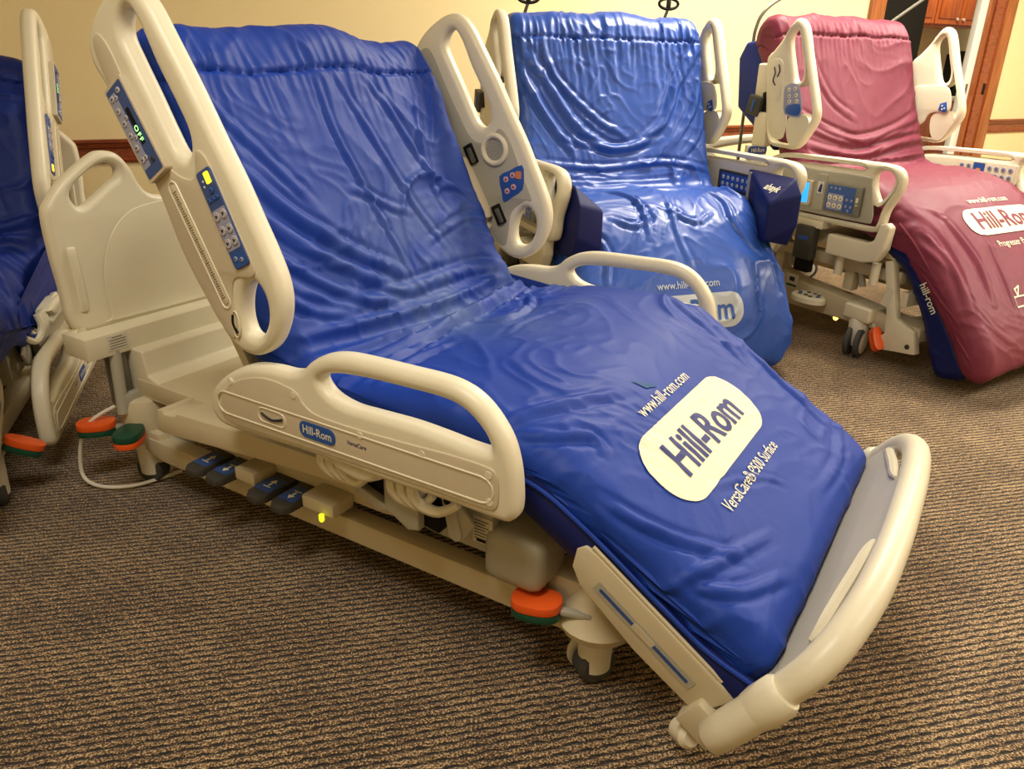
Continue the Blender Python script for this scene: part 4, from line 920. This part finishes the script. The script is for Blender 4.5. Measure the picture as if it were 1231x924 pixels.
    if bolster:
        x0, x1 = bx; ym = y-s*.030; yn = y-s*.150
        A = [(x0, .50), (x0, .772), (x1-.05, .775), (x1, .715), (x1, .60), (x1-.04, .51)]
        bm = bmesh.new(); a = [bm.verts.new((p[0], ym, p[1])) for p in A]
        vt = bm.verts.new((x1-.045, yn, .68)); vb = bm.verts.new((x1-.04, yn, .535))
        for f_ in (a, (a[0], a[1], vt, vb), (a[1], a[2], vt), (a[2], a[3], vt), (a[3], a[4], vb, vt), (a[4], a[5], vb), (a[5], a[0], vb)): bm.faces.new(f_)
        bmesh.ops.recalc_face_normals(bm, faces=bm.faces[:]); bmesh.ops.bevel(bm, geom=bm.edges[:], offset=.010, segments=3, profile=.6, affect='EDGES')
        bo = mesh_obj('rail_bolster', [(from_bm(bm), NAVY)], o, ang=50)
        return o, bo
    return o, None
def base_B(parent, k=1.0):
    for s in (-1, 1):
        mesh_obj('base_frame', [(prism([(-.62, .12), (-.62, .27), (-.05, .29), (.10, .25), (.38, .235), (.62, .215), (.80, .20), (.80, .14), (.5, .135), (.2, .125)], s*.32, s*.42, .010, 'y', 3), TAN)], parent)
        mesh_obj('upper_frame', [(prism([(-.60, .36), (-.60, .41), (.66, .40), (.66, .35)], s*.34, s*.41, .006), TAN), (prism([(-.5, .44), (-.5, .50), (.64, .49), (.64, .45)], s*.36, s*.44, .006), TAN)], parent)
        for x in (-.35, .0, .40): mesh_obj('lift_strut', [(box((x, s*.37, .33), (.05, .05, .14), .01), TAN), (cyl((x+.07, s*.38, .29), (x+.02, s*.38, .44), .014), GREY)], parent)
        # swing-down arm (the L shaped guide) and buckle under the rail
        L1 = [(.36, .515), (.56, .515), (.585, .53), (.60, .60), (.625, .605), (.645, .59), (.64, .50), (.61, .445), (.55, .43), (.36, .43)]
        mesh_obj('rail_arm', [(prism([tuple(p) for p in L1], s*.485, s*.53, .010, 'y', 3), CREAM)], parent)
        mesh_obj('rail_bracket', [(prism([(.0, .43), (.0, .50), (.03, .54), (.12, .54), (.12, .42), (.08, .37), (.03, .38)], s*.48, s*.52, .008, 'y', 2), CREAM)], parent)
        u = mesh_obj('buckle', [(box((.245, s*.52, .455), (.10, .045, .15), .012), DARK), (box((.24, s*.50, .54), (.17, .06, .035), .01), CREAM), (box((.24, s*.505, .36), (.08, .04, .08), .01), BLACK)], parent)
        mesh_obj('buckle_label', [(box((.245, s*.5435, .475), (.055, .002, .018), .0005), LBLUE)], u)
        for x in (.40, .58): mesh_obj('strap_post', [(cyl((x, s*.47, .34), (x, s*.47, .43), .018), CREAM)], parent)
    mesh_obj('cross_beam', [(box((-.55, 0, .18), (.14, .66, .09), .01), TAN), (box((.72, 0, .17), (.10, .66, .06), .01), TAN), (box((0, 0, .46), (1.1, .70, .05), .006), TAN)], parent)
    for x, yw in ((-.50, 15), (.52, 75)):
        for s in (-1, 1):
            mesh_obj('castor_housing', [(box((x, s*.40, .195), (.14, .12, .07), .02, None, 3), CREAM)], parent)
            c = castor(parent, x, s*.42, .066, .18, yw+35, style=1)
    pedal(parent, (.60, -.44, .17), (.635, -.455, .115), ORANGE, ORANGE, .02)
    pedal(parent, (.02, -.43, .25), (.03, -.475, .235), GREEN, GREEN, .022)
    fp = mesh_obj('foot_control', [(place(disc((0, 0, 0), .075, .03, 28, .01), (np.array([[1.15, 0, 0], [0, .75, 0], [0, 0, 1]]), np.array([.27, -.47, .185]))), CREAM)], parent)
    for i, (a, b) in enumerate(((.22, -.47), (.25, -.447), (.28, -.443), (.31, -.45), (.325, -.475), (.27, -.49), (.24, -.495), (.30, -.497))):
        mesh_obj('button', [(lathe_between((a, b, .213), (a, b, .218), [(0, .011), (0, .009)], 12), DARK if i % 2 else LNAVY)], fp)
    mesh_obj('sticker', [(box((.12, -.4215, .235), (.07, .002, .065), 0), PAPER), (box((.12, -.4229, .245), (.03, .001, .02), 0), INKDK), (box((.12, -.4229, .215), (.06, .001, .01), 0), GREEN)], parent)
    mesh_obj('floor_light', [(lathe_between((.38, -.40, .115), (.38, -.40, .135), [(0, .006), (.006, .011), (0, .011)], 14), AMB)], parent)
    # foot prop
    mesh_obj('foot_prop', [(prism([(.60, .44), (.635, .45), (.70, .22), (.79, .19), (.815, .10), (.66, .075), (.64, .12), (.665, .15), (.655, .23)], -.45, -.41, .005), CREAM), (prism([(.60, .44), (.635, .45), (.70, .22), (.79, .19), (.815, .10), (.66, .075), (.64, .12), (.665, .15), (.655, .23)], .41, .45, .005), CREAM),
         (cyl((.78, -.455, .125), (.78, -.448, .125), .010, n=12), DARK), (box((.645, -.4515, .30), (.03, .002, .08), 0, Matrix.Rotation(R(15), 4, 'Y')), PAPER), (box((.70, 0, .30), (.03, .84, .06), .005), CREAM)], parent)
def headboard_B(parent, x=-.55):
    out = [(-.50, .50), (-.505, .70), (-.49, .78), (-.42, .815), (-.2, .83), (0, .832), (.2, .83), (.42, .815), (.49, .78), (.505, .70), (.50, .50), (0, .49)]
    h1 = [(-.40, .765), (-.2, .785), (0, .788), (.2, .785), (.40, .765), (.40, .755), (.36, .73), (.30, .715), (.0, .71), (-.30, .715), (-.36, .73), (-.40, .755)]
    o = mesh_obj('headboard', [(yz(plate(out, [h1], .045, .016, 4, 3), x), CREAM)], parent, ang=50)
    f = frame((x+.024, -.10, .752), (0, 1, 0), (0, 0, 1)); t = text2d('Hill-Rom', .030, .014, .9)
    mesh_obj('logo_badge', [(box((x+.012, -.10, .752), (.02, .145, .052), .006), CREAM), (place(slab(.135, .044, .02, .003, .001), f), LNAVY), (place((t[0]+[0, 0, .004], t[1]), f), INK)], o)
    for s in (-1, 1): mesh_obj('board_post', [(box((x, s*.38, .42), (.05, .05, .28), .01), TAN)], parent)

# middle bed
K = 1.13
MIp, MIyaw = (.383, 3.637, 0), R(-70)
bedM = root('hospital_bed', 'cream hospital bed in chair position behind, with navy bolsters on its rails', 'bed', MIp, MIyaw)
base_B(bedM); headboard_B(bedM, -.72)
head_rail_B(bedM, -1, K, True); head_rail_B(bedM, 1, K, False, True)
o1, b1 = foot_rail_B(bedM, -1, 1.17, True, False, True, (.44, .81))
o2, b2 = foot_rail_B(bedM, 1, 1.17, False, False, True, (.45, .81))
# control strip on the inner side of the far rail, just above the seat
yi = .475; f = frame((.37, yi, .70), (1, 0, 0), (0, 0, 1))
if f[0][2][1] > 0: f = frame((.37, yi, .70), (-1, 0, 0), (0, 0, 1))
mesh_obj('control_panel', [(place(slab(.26, .085, .006, .008, .002), f), DARK), (place(slab(.22, .062, .004, .001, 0, (0, 0, .008)), f), LBLUE)], o2)
for i in range(6):
    for j in range(2): btn(o2, (-.09+.036*i, -.014+.028*j), (f[0], f[1]+f[0][2]*.009), .008, INK)
mesh_obj('rail_stile', [(box((.50, .468, .66), (.055, .03, .20), .006), GREY)], o2)
# script on the bolster
t = text2d('ahayk', .045, .02, .9)
fb = frame((.74, .40, .728), (-.93, .0, .25), (0, -.45, .9))
def onto(piece, fr, ob, off=.0012):
    bv = BVHTree.FromPolygons([v.co for v in ob.data.vertices], [list(p.vertices) for p in ob.data.polygons]); return drape(piece, fr, bv, off, .02)
nrm = np.array([0, -.12, 1.0])
fb = frame((.70, .415, .72), (.98, -.0, -.10), (0, .75, .60))
if fb[0][2][2] < 0 or fb[0][2][1] > 0: fb = frame((.70, .415, .72), (-.98, -.0, .10), (0, .75, .60))
mesh_obj('script_print', [(onto(t, fb, b2), INK)], o2, flat=True)
PROF_M = [(-.17, 1.25), (-.165, 1.315), (-.12, 1.352), (-.05, 1.355), (-.0, 1.325), (.035, 1.255), (.09, 1.10), (.16, .91), (.21, .78), (.245, .70), (.30, .672), (.40, .690), (.52, .675), (.64, .61), (.74, .505), (.81, .40), (.85, .30), (.87, .20), (.87, .10), (.83, .055), (.76, .06), (.73, .12), (.68, .25), (.58, .40), (.45, .49), (.25, .51), (.14, .53), (.08, .65), (-.02, .90), (-.12, 1.15)]
matM = root('mattress', 'glossy blue mattress with grey oval logo on the middle bed', 'mattress', MIp, MIyaw)
b0 = np.array([.02, 0, 1.30]); bd = np.array([.33, 0, -.944])
def bm_(s, y): return tuple(b0+bd*s+np.array([0, y, 0]))
fM = [([bm_(.08, -.42), bm_(.25, -.30), bm_(.40, -.20), bm_(.50, -.05), bm_(.48, .1)], .018, .028), ([bm_(.05, -.33), bm_(.2, -.28), bm_(.38, -.10), bm_(.44, .02)], .012, .02), ([bm_(.16, -.44), bm_(.35, -.34), bm_(.52, -.22)], .020, .025),
      ([bm_(.06, .42), bm_(.22, .30), bm_(.38, .22), bm_(.50, .05)], .018, .028), ([bm_(.12, .44), bm_(.35, .36), bm_(.52, .22)], .014, .022), ([bm_(.30, .44), bm_(.45, .38), bm_(.55, .28)], .014, .02),
      ([bm_(.44, -.3), bm_(.50, -.05), bm_(.46, .2)], .012, .02), ([bm_(.55, -.4), bm_(.58, -.1), bm_(.56, .2), bm_(.60, .42)], .014, .018), ([bm_(.60, -.42), bm_(.64, -.1), bm_(.62, .3)], -.012, .016), ([bm_(.62, -.25), bm_(.60, -.15), bm_(.63, -.02)], .012, .012),
      ([(.42, -.20, .69), (.50, -.12, .68), (.60, -.10, .64), (.70, -.12, .56)], .018, .018), ([(.45, .25, .69), (.55, .30, .66), (.66, .28, .60), (.75, .34, .50)], .018, .020), ([(.60, -.05, .64), (.66, -.15, .6), (.62, -.25, .62)], .016, .016),
      ([(.60, .0, .64), (.66, .1, .60), (.62, .2, .63)], .014, .014), ([(.50, .05, .68), (.6, .02, .64), (.7, .0, .56), (.78, .02, .46)], .010, .018), ([(.66, -.36, .60), (.72, -.3, .54), (.80, -.32, .42)], .014, .018), ([(.60, .36, .62), (.72, .40, .52), (.82, .40, .38)], .014, .018),
      ([(.35, .0, .68), (.42, .10, .69), (.38, .25, .69)], .010, .014), ([(.34, .42, .68), (.45, .38, .69), (.52, .40, .67)], .014, .016)]
def shapeM(P):
    x, y, z = P[:, 0], P[:, 1], P[:, 2]
    # the leg bag swells sideways and forward towards its foot
    low = np.clip((.62-z)/.35, 0, 1)*np.clip((x-.4)/.2, 0, 1)
    P[:, 1] *= 1+.11*low-.16*np.clip((.16-z)/.16, 0, 1)
    P[:, 0] += .03*low*np.cos(y*3.2)
    P[:, 2] -= np.clip((x-.4)/.3, 0, 1)*.03*np.abs(y/.45)**3
    P[:, 2] += np.clip((z-1.28)/.08, 0, 1)*(.006*np.sin(y*21)+.008*np.sin(y*9+1))
    return P
mm, bvM = mattress('cover', None, matM, PROF_M, .445, .05, BLUE2, 150, 10, [(a_, b_*.72, c_*.8) for a_, b_, c_ in fM], .012, ((.035, 1.262), (.33, -.944), .13), 23, .014, (3.4, 3.4, 3.0), shapeM, .016, ((.85, 0, .32), .16))
fm = frame((.865, -.01, .302), (0, 1, 0), (-.30, 0, .95))
print_on(matM, bvM, fm, .46, .135, 'www.hill-rom.com', 'P500 Surface', .115, LBLUE, mat('grey_print', srgb(176, 184, 190), .4), (.105, -.11))

# maroon bed
MBp, MByaw = (1.622, 3.888, 0), R(-60.8)
bedR = root('hospital_bed', 'cream hospital bed with maroon mattress and lit screens on its rail', 'bed', MBp, MByaw)
base_B(bedR); headboard_B(bedR)
head_rail_B(bedR, -1, 1.0, True); head_rail_B(bedR, 1, 1.0, False, True)
foot_rail_B(bedR, -1, 1.0, True); foot_rail_B(bedR, 1, 1.0, False, True)
PROF_R = [(-.31, 1.24), (-.31, 1.33), (-.26, 1.378), (-.19, 1.385), (-.145, 1.345), (-.11, 1.26), (-.05, 1.10), (.02, .93), (.08, .80), (.12, .755), (.20, .745), (.34, .755), (.48, .745), (.60, .705), (.72, .63), (.84, .53), (.95, .42), (1.04, .31), (1.10, .22), (1.12, .15), (1.08, .105), (1.01, .13), (.92, .26), (.80, .38), (.66, .48), (.50, .54), (.25, .55), (.08, .56), (.0, .62), (-.10, .85), (-.22, 1.10)]
matR = root('mattress', 'maroon mattress with white oval logo on the right hand bed', 'mattress', MBp, MByaw)
b0r = np.array([-.125, 0, 1.32]); bdr = np.array([.37, 0, -.93])
def br_(s, y): return tuple(b0r+bdr*s+np.array([0, y, 0]))
fR = [([br_(.42, -.40), br_(.50, -.1), br_(.46, .2), br_(.38, .42)], .012, .022), ([br_(.50, -.42), br_(.57, -.1), br_(.52, .22), br_(.50, .43)], .016, .020), ([br_(.36, -.42), br_(.44, -.25), br_(.50, -.05)], .010, .018), ([br_(.56, .0), br_(.5, .15), br_(.45, .35)], .010, .016), ([br_(.10, -.3), br_(.3, -.2), br_(.4, -.05)], .007, .02),
      ([(.10, -.42, .77), (.13, 0, .76), (.10, .42, .77)], -.020, .016), ([(.55, -.44, .69), (.62, -.38, .66), (.66, -.33, .64), (.70, -.30, .63)], -.018, .014), ([(.60, -.44, .66), (.70, -.40, .61), (.85, -.40, .50), (.98, -.42, .36)], .016, .016), ([(.70, -.30, .64), (.85, -.28, .52), (1.0, -.30, .36)], .010, .016),
      ([(.8, -.15, .56), (.95, -.18, .42), (1.05, -.2, .28)], .007, .014), ([(.85, .05, .52), (.98, .02, .38), (1.07, .0, .25)], .006, .014), ([(.72, -.44, .60), (.80, -.42, .54), (.92, -.40, .42), (1.02, -.40, .30)], -.010, .012)]
def shapeR(P):
    x, y, z = P[:, 0], P[:, 1], P[:, 2]
    low = np.clip((.70-z)/.4, 0, 1)*np.clip((x-.5)/.3, 0, 1); P[:, 1] *= 1+.04*low
    P[:, 2] -= np.clip((x-.3)/.3, 0, 1)*.035*np.abs(y/.45)**3
    P[:, 2] += np.clip((z-1.3)/.06, 0, 1)*(.004*np.sin(y*25)+.005*np.sin(y*8+2))
    return P
mr_, bvR = mattress('cover', None, matR, PROF_R, .448, .055, MAROON, 150, 10, fR, .007, ((-.118, 1.308), (.37, -.93), .10), 37, .012, (2.6, 2.6, 2.6), shapeR, .010, ((.8, .1, .58), .3))
frr = frame((.765, .045, .62), (0, 1, 0), (-.80, 0, .60))
print_on(matR, bvR, frr, .50, .135, 'www.hill-rom.com', 'Progresser Pulmonary', .118, INKMAR, INK, (.11, -.115))
# small line drawing lower on the cover
g = [(-.05, -.02), (.05, -.02), (.05, .02), (-.05, .02)]
def outline2(pts, wd):
    V = []; Fc = []
    for i in range(len(pts)):
        a = np.array(pts[i]); b = np.array(pts[(i+1) % len(pts)]); d = (b-a)/np.linalg.norm(b-a); n = np.array([-d[1], d[0]])*wd/2; k0 = len(V)
        a = a-d*wd/2; b = b+d*wd/2
        V += [(*(a+n), 0), (*(b+n), 0), (*(b-n), 0), (*(a-n), 0)]; Fc.append([k0, k0+1, k0+2, k0+3])
    return np.array(V), Fc
frh = (frr[0], np.array([1.02, -.14, .36]))
mesh_obj('line_drawing', [(drape(outline2(g, .006), frh, bvR, .002), INK), (drape(outline2([(-.02, .02), (-.02, .05), (.01, .06)], .006), frh, bvR, .002), INK)], matR, flat=True)
# blue under-layer that shows on the near side and behind the back
PROF_U = [(.58, .60), (.66, .585), (.74, .50), (.86, .36), (.98, .20), (1.04, .10), (.98, .055), (.90, .07), (.80, .26), (.68, .42), (.56, .50)]
mattress('under_cover', None, matR, PROF_U, .452, .03, NAVY, 60, 8, (), .006, None, 51, .006, (4, 4, 4))
mesh_obj('back_cover', [(prism([(-.37, .98), (-.40, 1.20), (-.36, 1.27), (-.25, 1.28), (-.10, .95), (-.10, .80)], -.44, .44, .02, 'y', 3), BLUE3)], matR)
tt = text2d('WonPhi', .04, .01); 
mesh_obj('cover_lip', [(tube([(a, -.455, b) for a, b in cr_curve([(.63, .60), (.72, .53), (.84, .41), (.95, .28), (1.03, .17)], 6, False)], .006, 8), MAROON)], matR)
ang_u = math.atan2(-.16, .12)
fu = frame((.83, -.466, .345), (math.cos(ang_u), 0, math.sin(ang_u)), (-math.sin(ang_u), 0, math.cos(ang_u)))
tt = text2d('hill-rom', .045, .01, .9)
mesh_obj('lettering', [(place((tt[0], tt[1]), fu), INK)], matR, flat=True)

# IV poles standing in the head sockets of the two rear beds
def ivpole(label, parent_loc, yaw, x, y, zt, lean, hook):
    o = root('drip_pole', label, 'pole', parent_loc, yaw); c, s = math.cos(yaw), math.sin(yaw)
    o.location = (parent_loc[0]+x*c-y*s, parent_loc[1]+x*s+y*c, 0)
    mesh_obj('rod', [(tube([(0, 0, .42), (0, 0, 1.0), (lean[0]*.5, lean[1]*.5, zt-.12), (lean[0], lean[1], zt)], .0075, 8, smooth=5), STEEL)], o)
    if hook:
        a = [(lean[0]+.055*math.cos(t)*1.0*0, lean[1]+.05*math.cos(t), zt+.018+.022*math.sin(t)) for t in np.linspace(0, 2*math.pi, 20, endpoint=False)]
        mesh_obj('hook', [(tube(a, .007, 8, True), BLACK), (box((lean[0], lean[1], zt+.015), (.014, .02, .045), .004), BLACK)], o)
ivpole('drip pole with black hook behind the left end of the middle bed', MIp, MIyaw, -.30, -.33, 1.405, (.06, .045), True)
ivpole('drip pole with black hook behind the right end of the middle bed', MIp, MIyaw, -.30, .37, 1.405, (.06, .04), True)
def rod(label, x, y, path):
    o = root('bare_rod', label, 'pole', MBp, MByaw); c, s_ = math.cos(MByaw), math.sin(MByaw); o.location = (MBp[0]+x*c-y*s_, MBp[1]+x*s_+y*c, 0)
    mesh_obj('rod', [(tube([(a-x, b-y, z) for a, b, z in path], .008, 8, smooth=5), STEEL)], o)
rod('thin curved metal rod rising behind the left corner of the maroon mattress', -.37, -.385, [(-.37, -.385, .50), (-.37, -.385, 1.2), (-.37, -.375, 1.34), (-.36, -.34, 1.41), (-.35, -.25, 1.465), (-.33, -.12, 1.50)])
rod('thin straight metal rod slanting up behind the right corner of the maroon mattress', -.37, .36, [(-.37, .36, .50), (-.37, .36, 1.18), (-.36, .45, 1.32), (-.33, .56, 1.41), (-.28, .78, 1.555)])
